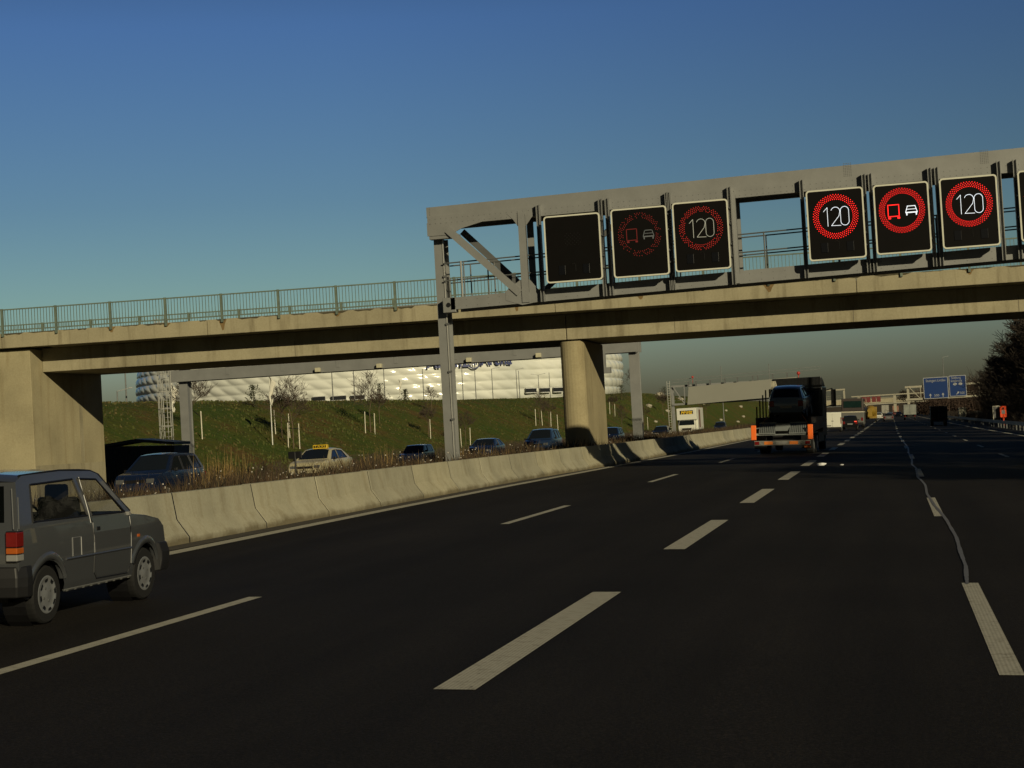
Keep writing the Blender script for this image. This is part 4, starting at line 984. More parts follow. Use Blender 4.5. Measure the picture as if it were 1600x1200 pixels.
# ================================================================== MEDIAN WEEDS
def weeds():
    rnd = random.Random(77); bm = B()
    def blade(x, y, z, h, w, mi, lean=.25):
        a = rnd.uniform(0, 6.28); lx, ly = rnd.uniform(-lean, lean)*h, rnd.uniform(-lean, lean)*h; dx, dy = cos(a)*w, sin(a)*w
        v = [bm.verts.new(p) for p in [(x-dx, y-dy, z), (x+dx, y+dy, z), (x+lx*.4+dx*.7, y+ly*.4+dy*.7, z+h*.55), (x+lx*.4-dx*.7, y+ly*.4-dy*.7, z+h*.55)]]
        bm.faces.new(v).material_index = mi; t = bm.verts.new((x+lx, y+ly, z+h)); bm.faces.new((v[3], v[2], t)).material_index = mi
    for k in range(62000):
        t = rnd.random(); y = 20+170*t**1.6; x = rnd.uniform(-14.6, -11.75)+(barx(y)+11.0)*.8
        h0 = .72+.34*noise.noise(Vector((x*.7, y*.35, 0)))+.18*noise.noise(Vector((x, y*1.3, 7)))
        h = max(.12, h0*rnd.uniform(.6, 1.2)); w = .008+y*.00012
        blade(x, y, .46, h, w*rnd.uniform(.7, 1.6), rnd.choice((0, 0, 0, 1, 1, 2)), .35)
    o = obj('dry_weeds', bm, [mat('weed_rust', (.066, .040, .021), .95, 0, .3, 2), mat('weed_dark', (.032, .025, .013), .95, 0, .3, 2), mat('weed_straw', (.12, .085, .040), .95, 0, .3, 2)], recalc=False)
    props(o, 'brown dry weeds filling the median strip behind the concrete barrier', 'weeds', None, 'stuff')
    bm = B()
    for (cx_, cy_, n, rr, hh) in [(-14.2, 34.6, 150, .7, 1.45), (-14.1, 33.6, 70, .5, 1.15), (-14.0, 44.5, 60, .9, 1.1), (-14.2, 46.3, 90, .9, 1.3), (-14.3, 58, 120, 1.4, 1.1), (-14, 66, 100, 1.8, 1.0)]:
        for k in range(n):
            x, y = cx_+rnd.gauss(0, rr*.4), cy_+rnd.gauss(0, rr*.7); h = hh*rnd.uniform(.55, 1.05); w = .006+y*.00008; a = rnd.uniform(0, 6.28); dx, dy = cos(a)*w, sin(a)*w; lx, ly = rnd.gauss(0, .09)*h, rnd.gauss(0, .09)*h
            v = [bm.verts.new(p) for p in [(x-dx, y-dy, .45), (x+dx, y+dy, .45), (x+lx*.5+dx*.6, y+ly*.5+dy*.6, .45+h*.6), (x+lx*.5-dx*.6, y+ly*.5-dy*.6, .45+h*.6)]]
            bm.faces.new(v); t = bm.verts.new((x+lx, y+ly, .45+h)); bm.faces.new((v[3], v[2], t))
    o = obj('straw_grass', bm, mat('straw', (.26, .17, .06), .9, 0, .25, 3), recalc=False); props(o, 'tall golden straw grass tufts behind the weeds', 'grass', None, 'stuff')
    bm = B()
    for k in range(900):
        t = rnd.random(); y = 22+75*t**1.5; x = rnd.uniform(-14.5, -12.0); z = .45+.68+.3*noise.noise(Vector((x*.7, y*.35, 0)))+rnd.uniform(-.15, .22); r = .010+y*.00016
        if noise.noise(Vector((x*.8, y*.5, 11))) < -.05: continue
        bmesh.ops.create_icosphere(bm, subdivisions=1, radius=r*rnd.uniform(.5, 1.3), matrix=Matrix.Translation((x, y, z)))
    o = obj('seed_heads', bm, mat('seed_fluff', (.50, .46, .40), .9, 0, .1, 3), recalc=False); props(o, 'pale fluffy seed heads on the dry weeds', 'seed heads', None, 'stuff')
weeds()
# dry weeds at the abutment foot and on opposite verge
scrub('roadside_weeds', 'dry brown weeds along the opposite verge below the embankment', (-44.5, -41.5, 60, 330, -.35), TWIGY, 2600, (.4, 1.1), 8, w=.02)

# ================================================================== VEHICLES
def lerp_poly(pts, v):
    if v <= pts[0][0]: return pts[0][1]
    for (a, xa), (b, xb) in zip(pts[:-1], pts[1:]):
        if v <= b: return xa+(xb-xa)*(v-a)/(b-a)
    return pts[-1][1]
def arc_pts(yw, zw, r, zb, n=12):
    """wheel arch from front to rear along the sill"""
    a0 = math.asin((zb-zw)/r); P = []
    for i in range(n+1):
        a = a0+(pi-2*a0)*i/n; P.append((yw+r*cos(a), zw+r*sin(a)))
    return P
def wheel(parent, x, y, r, w, side, rimm, detailed=True, hub='disc'):
    bm = B(); s = side
    prof = [(-w/2, r*.62), (-w/2, r*.93), (-w/2+.02, r*.985), (-w/4, r), (w/4, r), (w/2-.02, r*.985), (w/2, r*.93), (w/2, r*.62)]
    lathe_x(bm, prof, 30 if detailed else 16)
    t = obj('wheel', bm, RUBBER, parent, smooth=False); t.location = (x, y, r)
    bm = B(); q = s*w/2
    prof = [(q*.98, r*.66), (q*1.04, r*.63), (q*1.0, r*.57), (q*.90, r*.52), (q*.93, r*.36), (q*.98, r*.22), (q*1.05, r*.12), (q*1.06, .001)]
    lathe_x(bm, prof, 30 if detailed else 14); rm = obj('rim', bm, rimm, t, smooth=detailed)
    if detailed:
        bm = B()
        for k in range(8):
            a = 2*pi*k/8+.2; c = Vector((q*.93, r*.50*cos(a), r*.50*sin(a))); tv = Vector((0, -sin(a), cos(a)))
            rv = Vector((0, cos(a), sin(a)))
            pts = [c+rv*.014-tv*.030, c+rv*.014+tv*.030, c-rv*.012+tv*.022, c-rv*.012-tv*.022]
            v = [bm.verts.new(p+Vector((s*.018, 0, 0))) for p in pts]; bm.faces.new(v)
        obj('rim_slot', bm, BLACK, t, recalc=False)
        bm = B()
        for k in range(4):
            a = 2*pi*k/4+.5; tube(bm, (q*1.0, r*.24*cos(a), r*.24*sin(a)), (q*1.07, r*.24*cos(a), r*.24*sin(a)), .012, n=7)
        obj('wheel_bolt', bm, GALV_D, t)
    return t
def car(name, label, cat, loc, heading, spec, paint, group=None, detailed=False, tilt=0, pitch=0, rim=None, glass=GLASSD):
    root = thing(name, label, cat, loc, (pitch, tilt, heading), group)
    P = spec['top']; wl = spec['wheels']; zb = spec['sill']; ra = spec['arch']; r = spec['r']
    outline = list(P); outline.append((P[-1][0], P[-1][1]))
    poly = list(P)
    # sill path from the front bottom to the rear bottom
    yr, yf = wl
    poly.append((yf+ra+.05, zb)); poly += arc_pts(yf, r, ra, zb); poly += arc_pts(yr, r, ra, zb); poly.append((yr-ra-.05, zb))
    W, TP = spec['W'], spec['taper']
    def mp(sx_, y, z, k=1.0):
        w = lerp_poly(W, z)*lerp_poly(TP, y)
        return Vector((sx_*w*k, y, z+ (spec.get('crown', .03)*(1-sx_*sx_) if z > spec['belt'] else 0)))
    bm = B()
    def tess(polys, sx_, k=1.0, mi=0, bmx=None, dx=0):
        bmx = bmx or bm
        pl = [[Vector((y, z, 0)) for y, z in q] for q in polys]; flat = [p for q in pl for p in q]
        vs = [bmx.verts.new((sx_, p.x, p.y)) for p in flat]
        for tri in tessellate_polygon(pl):
            try: bmx.faces.new([vs[i] for i in tri]).material_index = mi
            except ValueError: pass
    for s in (-1, 1): tess([poly]+spec['side_windows'], s)
    wins = {}
    for i in range(len(P)-1):
        a, b = P[i], P[i+1]
        if i in spec['glass_seg']:
            m0, m1, ms = spec['glass_seg'][i]   # margins along, side
            def pt(s_, t): return (s_, a[0]+(b[0]-a[0])*t, a[1]+(b[1]-a[1])*t)
            o4 = [pt(-1, 0), pt(1, 0), pt(1, 1), pt(-1, 1)]; i4 = [pt(-ms, m0), pt(ms, m0), pt(ms, 1-m1), pt(-ms, 1-m1)]
            O = [bm.verts.new(p) for p in o4]; I = [bm.verts.new(p) for p in i4]
            for k in range(4): bm.faces.new((O[k], O[(k+1) % 4], I[(k+1) % 4], I[k]))
            wins[i] = i4
        else:
            n = 4
            for k in range(n):
                s0, s1 = -1+2*k/n, -1+2*(k+1)/n
                bm.faces.new([bm.verts.new((s0, *a)), bm.verts.new((s1, *a)), bm.verts.new((s1, *b)), bm.verts.new((s0, *b))])
    bmesh.ops.remove_doubles(bm, verts=bm.verts, dist=.0004)
    zs = spec.get('cuts', []); 
    for z in zs: bmesh.ops.bisect_plane(bm, geom=bm.verts[:]+bm.edges[:]+bm.faces[:], plane_co=(0, 0, z), plane_no=(0, 0, 1))
    for y in spec.get('ycuts', []): bmesh.ops.bisect_plane(bm, geom=bm.verts[:]+bm.edges[:]+bm.faces[:], plane_co=(0, y, 0), plane_no=(0, 1, 0))
    for v in bm.verts: v.co = mp(v.co.x, v.co.y, v.co.z)
    bmesh.ops.dissolve_degenerate(bm, edges=bm.edges, dist=.0005); body = obj('body', bm, paint, root, bevel=spec.get('bev', .035), seg=4, soft=32)
    # glass
    for i, i4 in wins.items():
        g = B(); c = [mp(*p) for p in i4]; cen = sum(c, Vector())/4; nrm = Vector((0, 0, spec['belt']-.2))-cen; nrm.x = 0; nrm.normalize()
        n = 6; rows = []
        for j in range(2):
            rows.append([])
        vs = []
        for k in range(n+1):
            t = k/n; A = Vector(i4[0]).lerp(Vector(i4[1]), t); D = Vector(i4[3]).lerp(Vector(i4[2]), t)
            A = mp(*A); D = mp(*D); ex = (A-D).normalized()*.015
            vs.append((g.verts.new(A+nrm*.008+ex), g.verts.new(D+nrm*.008-ex)))
        for k in range(n): g.faces.new((vs[k][0], vs[k+1][0], vs[k+1][1], vs[k][1]))
        obj('windscreen' if i == max(wins) else 'rear_window', g, glass, root, recalc=False)
    for wpoly in spec['side_windows']:
        for s in (-1, 1):
            g = B(); cy = sum(p[0] for p in wpoly)/len(wpoly); cz = sum(p[1] for p in wpoly)/len(wpoly)
            grown = [(cy+(y-cy)*1.02, cz+(z-cz)*1.03) for y, z in wpoly]
            tess([grown], s, bmx=g)
            for v in g.verts: v.co = mp(v.co.x, v.co.y, v.co.z, .985)
            obj('side_window', g, glass, root, recalc=False)
            # rubber surround
            g = B(); n = len(wpoly)
            for k in range(n):
                a, b = wpoly[k], wpoly[(k+1) % n]; A, C = mp(s, *a), mp(s, *b); tube(g, A, C, .011 if detailed else .014, n=4)
            obj('window_seal', g, BLACK, root)
    # wheels, underbody
    wx = lerp_poly(W, r)-.075
    for y in wl:
        for s in (-1, 1): wheel(root, s*wx, y, r, spec.get('tw', .16), s, rim or GALV, detailed)
    bm = B(); box(bm, -wx+.10, wx-.10, P[0][0]+.1, P[-1][0]-.1, zb-.03, zb+.25); obj('underbody', bm, BLACK, root)
    if not detailed: 
        bm = B(); box(bm, -wx+.05, wx-.05, wl[0]+.3, wl[1]-.6, zb+.1, spec['belt']-.02); obj('interior', bm, INT, root)
    return root, mp
HATCH = dict(top=[(-1.57, .32), (-1.60, .62), (-1.57, .92), (-1.40, 1.36), (-1.27, 1.415), (-.5, 1.435), (.12, 1.415), (.26, 1.385), (.80, .935), (1.12, .905), (1.50, .845), (1.64, .755), (1.69, .55), (1.67, .30)],
             wheels=(-1.06, 1.10), sill=.27, arch=.325, r=.278, belt=.95, W=[(.2, .69), (.35, .725), (.60, .738), (.80, .735), (.95, .715), (1.38, .590), (1.45, .565)],
             taper=[(-1.75, .955), (-1.2, 1), (1.1, 1), (1.75, .93)], side_windows=[[(-1.30, .975), (-1.17, 1.325), (-.30, 1.345), (-.20, .975)], [(-.11, .975), (-.20, 1.345), (.20, 1.325), (.64, .965)]],
             glass_seg={2: (.14, .10, .80), 7: (.05, .06, .86)}, cuts=[.35, .45, .60, .80, .97, 1.1, 1.25], ycuts=[-1.4, -1.2, 1.1, 1.4], bev=.035, crown=.025, tw=.155)
SEDAN = dict(top=[(-2.2, .35), (-2.25, .65), (-2.18, .95), (-1.7, 1.02), (-1.05, 1.38), (-.2, 1.44), (.35, 1.40), (1.15, .98), (1.9, .88), (2.15, .72), (2.2, .45), (2.15, .28)],
             wheels=(-1.32, 1.35), sill=.26, arch=.35, r=.31, belt=.95, W=[(.2, .80), (.5, .88), (.8, .88), (.95, .85), (1.42, .62)], taper=[(-2.3, .86), (-1.7, .97), (0, 1), (1.6, .97), (2.3, .84)],
             side_windows=[[(-1.32, 1.0), (-.98, 1.31), (-.22, 1.36), (-.15, .98)], [(-.06, .98), (-.12, 1.36), (.30, 1.33), (.92, .98)]], glass_seg={3: (.08, .08, .84), 6: (.06, .06, .86)}, cuts=[.5, .8, .95, 1.2], ycuts=[-1.7, 0, 1.6], bev=.05, crown=.03, tw=.2)
def scaled(spec, ky, kz, rear=None):
    s = dict(spec); s['top'] = [(y*ky, z if z < .5 else .5+(z-.5)*kz) for y, z in spec['top']]; s['wheels'] = tuple(y*ky for y in spec['wheels']); s['belt'] = .5+(spec['belt']-.5)*kz
    s['W'] = [((z if z < .5 else .5+(z-.5)*kz), w) for z, w in spec['W']]; s['taper'] = [(y*ky, k) for y, k in spec['taper']]; s['side_windows'] = [[(y*ky, .5+(z-.5)*kz) for y, z in q] for q in spec['side_windows']]
    s['cuts'] = [(z if z < .5 else .5+(z-.5)*kz) for z in spec['cuts']]; s['ycuts'] = [y*ky for y in spec['ycuts']]; return s
ESTATE = dict(SEDAN); ESTATE['top'] = [(-2.2, .35), (-2.25, .65), (-2.2, .97), (-1.82, 1.36), (-1.6, 1.42), (-.2, 1.46), (.35, 1.42), (1.15, .98), (1.9, .88), (2.15, .72), (2.2, .45), (2.15, .28)]
ESTATE['side_windows'] = [[(-1.85, 1.0), (-1.62, 1.33), (-1.05, 1.36), (-1.1, .99)], [(-1.0, .99), (-.95, 1.36), (-.22, 1.37), (-.15, .98)], [(-.06, .98), (-.12, 1.37), (.30, 1.34), (.92, .98)]]; ESTATE['glass_seg'] = {2: (.10, .10, .84), 6: (.06, .06, .86)}
def lights(root, mp, spec, front=True, rear=True, on=False, big=1.0):
    P = spec['top']; yF = P[-3][0]; yR = P[1][0]; zF = spec['belt']-.28; zR = spec['belt']-.22
    for s in (-1, 1):
        w = lerp_poly(spec['W'], zF)*lerp_poly(spec['taper'], yF)
        if front:
            bm = B(); box(bm, s*w*.55, s*w*.93, yF-.06, yF+.015, zF-.08, zF+.08); obj('headlight', bm, mat('headlamp_glass', (.09, .095, .10), .2), root, bevel=.02)
        if rear:
            w = lerp_poly(spec['W'], zR)*lerp_poly(spec['taper'], yR); bm = B(); box(bm, s*w*.70, s*w*1.01, yR-.015, yR+.12, zR-.13*big, zR+.13*big); obj('tail_light', bm, RED, root, bevel=.02)
    if front:
        bm = B(); box(bm, -.36, .36, yF-.02, yF+.02, zF-.06, zF+.05); obj('grille', bm, BLACK, root)
        bm = B(); box(bm, -.80*lerp_poly(spec['taper'], yF), .80*lerp_poly(spec['taper'], yF), yF-.05, yF+.05, .30, .46); obj('bumper', bm, BLACK, root, bevel=.03)
    if rear:
        bm = B(); box(bm, -.26, .26, yR-.03, yR, .55, .66); obj('number_plate', bm, WHITEP, root)
    for s in (-1, 1):
        ym = spec['side_windows'][-1][-1][0]-.12; w = lerp_poly(spec['W'], spec['belt']); bm = B(); box(bm, s*(w+.02), s*(w+.17), ym-.05, ym+.05, spec['belt'], spec['belt']+.12); obj('wing_mirror', bm, BLACK, root, bevel=.02)

# ---- near grey hatchback
PANP = mat('dark_silver_paint', (.115, .122, .132), .30, .55, .05, 1.2, spec=.5, coat=1.0)
px_, py_ = -8.65, 15.87
root, mp = car('hatchback', 'small boxy dark silver three door hatchback driving in the left lane', 'car', (px_, py_, rz(px_)+.004), 0, HATCH, PANP, detailed=True, tilt=math.atan(CR), rim=mat('hubcap_silver', (.27, .28, .29), .42, .5, .08, 6), glass=GLASSC)
def side_pts(bm, poly, s, k=0.003, mi=0, cuts=(.45, .60, .80, .97, 1.1, 1.25)):
    pl = [[Vector((y, z, 0)) for y, z in poly]]; vs = [bm.verts.new((s, y, z)) for y, z in poly]
    for tri in tessellate_polygon(pl): bm.faces.new([vs[i] for i in tri])
    for z in cuts: bmesh.ops.bisect_plane(bm, geom=bm.verts[:]+bm.edges[:]+bm.faces[:], plane_co=(0, 0, z), plane_no=(0, 0, 1))
    for v in bm.verts:
        q = mp(s, v.co.y, v.co.z); q.x += s*k; v.co = q
for s in (-1, 1):
    # shut lines: thin dark gap strips following the door edge
    bm = B()
    edge = [(-.155, 1.36), (-.16, .99), (-.125, .90), (-.115, .62), (-.12, .40), (-.06, .335), (.66, .325), (.735, .44), (.72, .80), (.70, .945)]
    for a, b in zip(edge[:-1], edge[1:]):
        n = 3
        for k in range(n):
            A = (a[0]+(b[0]-a[0])*k/n, a[1]+(b[1]-a[1])*k/n); C = (a[0]+(b[0]-a[0])*(k+1)/n, a[1]+(b[1]-a[1])*(k+1)/n)
            tube(bm, mp(s, *A)+Vector((s*.0, 0, 0)), mp(s, *C)+Vector((s*.0, 0, 0)), .0065, n=5)
    obj('door_gap', bm, BLACK, root)
    bm = B(); path(bm, [mp(s, -.15, z)+Vector((s*.004, -.012, 0)) for z in (1.36, 1.2, 1.0, .9)], .0045, 5); path(bm, [mp(s, -.108, z)+Vector((s*.004, -.010, 0)) for z in (.9, .75, .6)], .0035, 5); path(bm, [mp(s, .712, z)+Vector((s*.004, .012, 0)) for z in (.94, .85, .7, .55, .42)], .0045, 5)
    obj('door_edge', bm, mat('bright_edge', (.26, .26, .26), .5, .5, 0), root)
    # door skin with its handle
    bm = B(); poly = [(-.108, .42), (-.05, .35), (.655, .34), (.722, .44), (.71, .80), (.695, .95), (-.145, .95), (-.112, .9)]
    side_pts(bm, poly, s, .004); dr = obj('door', bm, PANP, root, recalc=True)
    bm = B(); q = mp(s, -.03, .84); box(bm, q.x-.012, q.x+.012, -.06, .02, .815, .855); obj('door_handle', bm, BLACK, dr, bevel=.006)
    # waist crease strip and lower cladding line
    bm = B(); path(bm, [mp(s, y, .585)+Vector((s*.002, 0, 0)) for y in (-.72, -.4, 0, .4, .73)], .013, 6); obj('side_moulding', bm, PANP, root)
    bm = B(); path(bm, [mp(s, y, .285)+Vector((s*-.005, 0, 0)) for y in (-.72, 0, .76)], .012, 6)
    for k in range(9): q = mp(s, -.66+k*.17, .27); box(bm, q.x-.01, q.x+.01, q.y-.015, q.y+.015, .268, .285)
    obj('sill_seam', bm, mat('sill_metal', (.16, .16, .15), .5, .3), root)
    # flared arches
    for yw in HATCH['wheels']:
        bm = B(); A = arc_pts(yw, .278, .335, .40, 16); A2 = arc_pts(yw, .278, .385, .42, 16); 
        prev = None
        for (a, b), (c, d) in zip(A, A2):
            o0 = mp(s, a, b)+Vector((s*.020, 0, 0)); i0 = mp(s, a, b)-Vector((s*.05, 0, 0)); o1 = mp(s, c, d)+Vector((s*.012, 0, 0)); o2 = mp(s, c+(c-yw)*.06, d+(d-.278)*.06)
            row = [bm.verts.new(p) for p in (i0, o0, o1, o2)]
            if prev:
                for k in range(3): bm.faces.new((prev[k], prev[k+1], row[k+1], row[k]))
            prev = row
        obj('wheel_arch', bm, PANP, root, smooth=True)
        bm = B(); lathe_x(bm, [(s*.42, .33), (s*.66, .33)], 24, 0, yw, .278); 
        bm.faces.new([bm.verts.new((s*.42, yw+.33*cos(2*pi*i/24), .278+.33*sin(2*pi*i/24))) for i in range(24)])
        obj('wheel_well', bm, BLACK, root)
    # tail lamp: red, orange and clear lens stacked
    q = mp(s, -1.58, .8)
    lz = [(.765, .908, RED, 'tail_light'), (.702, .763, ORANGE, 'indicator_lens'), (.635, .700, WHITEP, 'reversing_lens')]
    bm = B(); box(bm, q.x-s*.112, q.x+s*.004, -1.625, -1.50, .625, .915); lb = obj('lamp_housing', bm, BLACK, root, bevel=.008)
    for z0, z1, mm, nm in lz:
        bm = B(); box(bm, q.x-s*.105, q.x+s*.010, -1.635, -1.505, z0+.004, z1-.002); obj(nm, bm, mm, lb, bevel=.008)
    bm = B(); path(bm, [mp(s, -1.575, .93)+Vector((-s*.03, -.015, 0)), mp(s, -1.43, 1.30)+Vector((-s*.03, -.015, 0))], .008, 6); path(bm, [mp(s, -1.55, .93)+Vector((s*.002, .0, 0)), mp(s, -1.43, 1.22)+Vector((s*.002, .0, 0))], .006, 6); obj('tailgate_gutter', bm, mat('gutter_grey', (.16, .165, .17), .3, .5), root)
    # small things on the flank
    bm = B(); q = mp(s, .91, .70); box(bm, q.x-.004, q.x+.008, .885, .935, .685, .715); obj('side_repeater', bm, ORANGE, root, bevel=.003)
    bm = B(); q = mp(s, .70, .945); box(bm, q.x-.01, q.x+.03, .66, .72, .925, .965); obj('mirror_mount', bm, WHITEP, root, bevel=.006)
# fuel flap outline on the right flank
bm = B(); f = [(-.58, .60), (-.58, .78), (-.40, .78), (-.40, .60)]
path(bm, [mp(1, y, z)+Vector((.003, 0, 0)) for y, z in f], .005, 5); obj('fuel_flap', bm, mat('bright_edge', (.42, .42, .42)), root)
# left door mirror
bm = B(); q = mp(-1, .56, 1.0); box(bm, q.x-.16, q.x-.02, .52, .58, .97, 1.09); obj('wing_mirror', bm, BLACK, root, bevel=.02)
# bumpers
def wrap_bumper(ysign, y_end, y_wrap, z0, z1, nm):
    bm = B(); P = []
    out = [(-.735, y_wrap), (-.742, y_end+ysign*-.13), (-.69, y_end+ysign*-.02), (-.4, y_end+ysign*.03), (.4, y_end+ysign*.03), (.69, y_end+ysign*-.02), (.742, y_end+ysign*-.13), (.735, y_wrap)]
    prev = None
    for x, y in out:
        ix, iy = x*.93, y-ysign*.06
        row = [bm.verts.new((ix, iy, z0+.02)), bm.verts.new((x*1.012, y, z0+.03)), bm.verts.new((x*1.03, y+ysign*.02, z0+.13)), bm.verts.new((x*1.03, y+ysign*.02, z1-.10)), bm.verts.new((x*1.0, y, z1)), bm.verts.new((ix, iy, z1))]
        if prev:
            for k in range(5): bm.faces.new((prev[k], prev[k+1], row[k+1], row[k]))
        else: bm.faces.new(row)
        prev = row
    bm.faces.new(prev)
    return obj(nm, bm, mat('bumper_plastic', (.010, .010, .011), .5, 0, .15, 5), root, bevel=.012)
wrap_bumper(-1, -1.63, -1.39, .27, .585, 'rear_bumper'); wrap_bumper(1, 1.74, 1.44, .25, .58, 'front_bumper')
bm = B(); box(bm, -.24, .24, -1.625, -1.605, .66, .77); obj('number_plate', bm, WHITEP, root)
for s in (-1, 1):
    bm = B(); box(bm, s*.42-.10, s*.42+.10, 1.66, 1.71, .66, .80); obj('headlight', bm, WHITEP, root, bevel=.01)
bm = B(); box(bm, -.3, .3, 1.67, 1.70, .66, .80); obj('grille', bm, BLACK, root)
# roof gutters
for s in (-1, 1):
    bm = B(); path(bm, [mp(s, y, z)+Vector((s*-.012, 0, .010)) for y, z in ((-1.30, 1.405), (-.9, 1.42), (-.5, 1.43), (-.1, 1.42), (.14, 1.405), (.30, 1.36), (.55, 1.135), (.78, .96))], .012, 5); obj('roof_gutter', bm, BLACK, root)
# seats, dash, driver
def seat(x, y, w, zt=1.02, back=.12):
    bm = B(); box(bm, x-w/2, x+w/2, y-.05, y+.45, .35, .55); obj('seat', bm, INT, root, bevel=.04)
    bm = B(); hexa(bm, [(x-w/2, y-.06, .5), (x+w/2, y-.06, .5), (x+w/2, y+.06, .5), (x-w/2, y+.06, .5), (x-w/2+.03, y-back-.08, zt), (x+w/2-.03, y-back-.08, zt), (x+w/2-.03, y-back+.02, zt), (x-w/2+.03, y-back+.02, zt)]); obj('seat_back', bm, INT, root, bevel=.035)
seat(-.30, .12, .50, 1.16); seat(.30, .12, .50, 1.16)
for x in (-.3, .3):
    bm = B(); box(bm, x-.12, x+.12, -.10, -.01, 1.12, 1.29); obj('headrest', bm, INT, root, bevel=.03)
seat(0, -.95, 1.16, 1.02, .10)
bm = B(); box(bm, -.62, .62, .48, .78, .70, .96); obj('dashboard', bm, INT, root, bevel=.04)
bm = B()
for i in range(18):
    a, b = 2*pi*i/18, 2*pi*(i+1)/18
    tube(bm, (-.30+.18*cos(a), .40-.05*sin(a), .93+.15*sin(a)), (-.30+.18*cos(b), .40-.05*sin(b), .93+.15*sin(b)), .014, n=5)
tube(bm, (-.3, .40, .93), (-.3, .6, .85), .02, n=6); obj('steering_wheel', bm, BLACK, root)
bm = B(); box(bm, -.10, .10, .16, .19, 1.29, 1.35); obj('rear_view_mirror', bm, BLACK, root, bevel=.01)
bm = B(); box(bm, -.63, .63, -1.50, -1.18, .82, .86); obj('parcel_shelf', bm, mat('shelf_grey', (.22, .21, .19), .9), root)
# driver sitting in the car (only head and shoulders show through the glass)
def figure(name, label, loc, coat, skin=(.40, .24, .17), hair=(.03, .02, .015)):
    me = bpy.data.meshes.new(name)
    J = [((0, 0, 0), .15), ((0, -.05, .22), .15), ((0, -.07, .42), .165), ((0, -.06, .53), .065), ((0, -.04, .60), .075), ((0, -.03, .68), .098), ((0, -.03, .76), .085),
         ((-.19, -.06, .46), .065), ((-.24, .08, .26), .05), ((-.14, .32, .26), .038), ((.19, -.06, .46), .065), ((.24, .08, .26), .05), ((.14, .32, .26), .038),
         ((-.10, .12, -.02), .09), ((-.13, .45, .05), .07), ((-.13, .60, -.28), .05), ((.10, .12, -.02), .09), ((.13, .45, .05), .07), ((.13, .60, -.28), .05)]
    E = [(0, 1), (1, 2), (2, 3), (3, 4), (4, 5), (5, 6), (2, 7), (7, 8), (8, 9), (2, 10), (10, 11), (11, 12), (0, 13), (13, 14), (14, 15), (0, 16), (16, 17), (17, 18)]
    me.from_pydata([j[0] for j in J], E, []); o = bpy.data.objects.new(name, me); COL.objects.link(o); o.location = loc
    sk = o.modifiers.new('skin', 'SKIN'); 
    if not me.skin_vertices: 
        pass
    for v, (_, r) in zip(me.skin_vertices[0].data, J): v.radius = (r, r)
    me.skin_vertices[0].data[0].use_root = True
    ss = o.modifiers.new('sub', 'SUBSURF'); ss.levels = 2; ss.render_levels = 2
    me.materials.append(mat('coat_'+name, coat, .9, 0, .2, 8)); me.materials.append(mat('skin', skin, .6, 0, .05, 9))
    props(o, label, 'person')
    bm = B(); bmesh.ops.create_uvsphere(bm, u_segments=16, v_segments=10, radius=.108, matrix=Matrix.Translation((0, -.055, .745)) @ Matrix.Diagonal((.9, 1, 1, 1))); h = obj('hair', bm, mat('hair_dark', hair, .9), o, smooth=True)
    bm = B(); bmesh.ops.create_uvsphere(bm, u_segments=14, v_segments=10, radius=.088, matrix=Matrix.Translation((0, .012, .70)) @ Matrix.Diagonal((.9, 1, 1.2, 1))); tube(bm, (0, .085, .715), (0, .125, .685), .012, .018, 6)
    for s in (-1, 1): tube(bm, (s*.075, -.02, .70), (s*.09, -.02, .70), .028, .022, 8)
    obj('face', bm, MATS['skin'], o, smooth=True)
    return o

try:
    figure('person', 'driver in dark coat seated at the wheel of the grey hatchback', (px_-.30, py_+.14, rz(px_)+.52), (.02, .02, .025))
except Exception as ex:
    print('figure failed', ex)

# ---- oncoming cars
def opp(name, label, cat, X, Y, spec, paint, hd=pi, **k):
    root, mp = car(name, label, cat, (X, Y, oz(X)), hd, spec, paint, 'oncoming traffic on the opposite carriageway', **k); lights(root, mp, spec); return root
BLUEP = mat('blue_car_paint', (.012, .022, .055), .25, .3, .05, 1, coat=.6)
MPV = scaled(ESTATE, 1.0, 1.24)
opp('people_carrier', 'dark blue people carrier in front of the ribbed skip, behind the weeds', 'car', -25.55, 56.4, MPV, BLUEP)
CREAM = mat('cream_paint', (.48, .43, .27), .3, 0, .04, 1, coat=.6)
tx = opp('taxi', 'cream taxi with yellow and black roof sign on the opposite carriageway', 'taxi', -25.6, 74.0, scaled(SEDAN, 1.05, 1.06), CREAM)
ts = bpy.data.objects.new('taxi_sign', bpy.data.meshes.new('taxi_sign')); bpy.data.objects.remove(ts)
bm = B(); prism_x(bm, [(-.13, 0), (.13, 0), (.09, .17), (-.09, .17)], -.34, .34); ts = obj('roof_sign', bm, mat('taxi_yellow', (.62, .42, .02), .4, 0, 0), tx, bevel=.01); ts.location = (.0, -.05, 1.50)
bm = B(); hexa(bm, [(-.30, .128, .035), (.30, .128, .035), (.30, .134, .035), (-.30, .134, .035), (-.30, .102, .14), (.30, .102, .14), (.30, .110, .14), (-.30, .110, .14)]); obj('sign_panel', bm, BLACK, ts)
text_mesh('TAXI', .13, 'taxi_letters', MATS['taxi_yellow'], ts, Vector((0, .138, .085)), Matrix.Rotation(pi, 3, 'Z') @ FACE_Y, .006, 1.1, .52)
opp('hatchback', 'low dark blue car roof showing left of the gantry post, behind the taxi', 'car', -30.4, 107, scaled(HATCH, 1.15, .98), BLUEP)
opp('saloon', 'dark blue saloon just right of the gantry post on the opposite carriageway', 'car', -26.4, 110, SEDAN, BLUEP)
opp('people_carrier', 'blue tall car close left of the bridge pier', 'car', -20.9, 102, MPV, mat('mid_blue_paint', (.03, .06, .13), .25, .3, .05, 1, coat=.6))
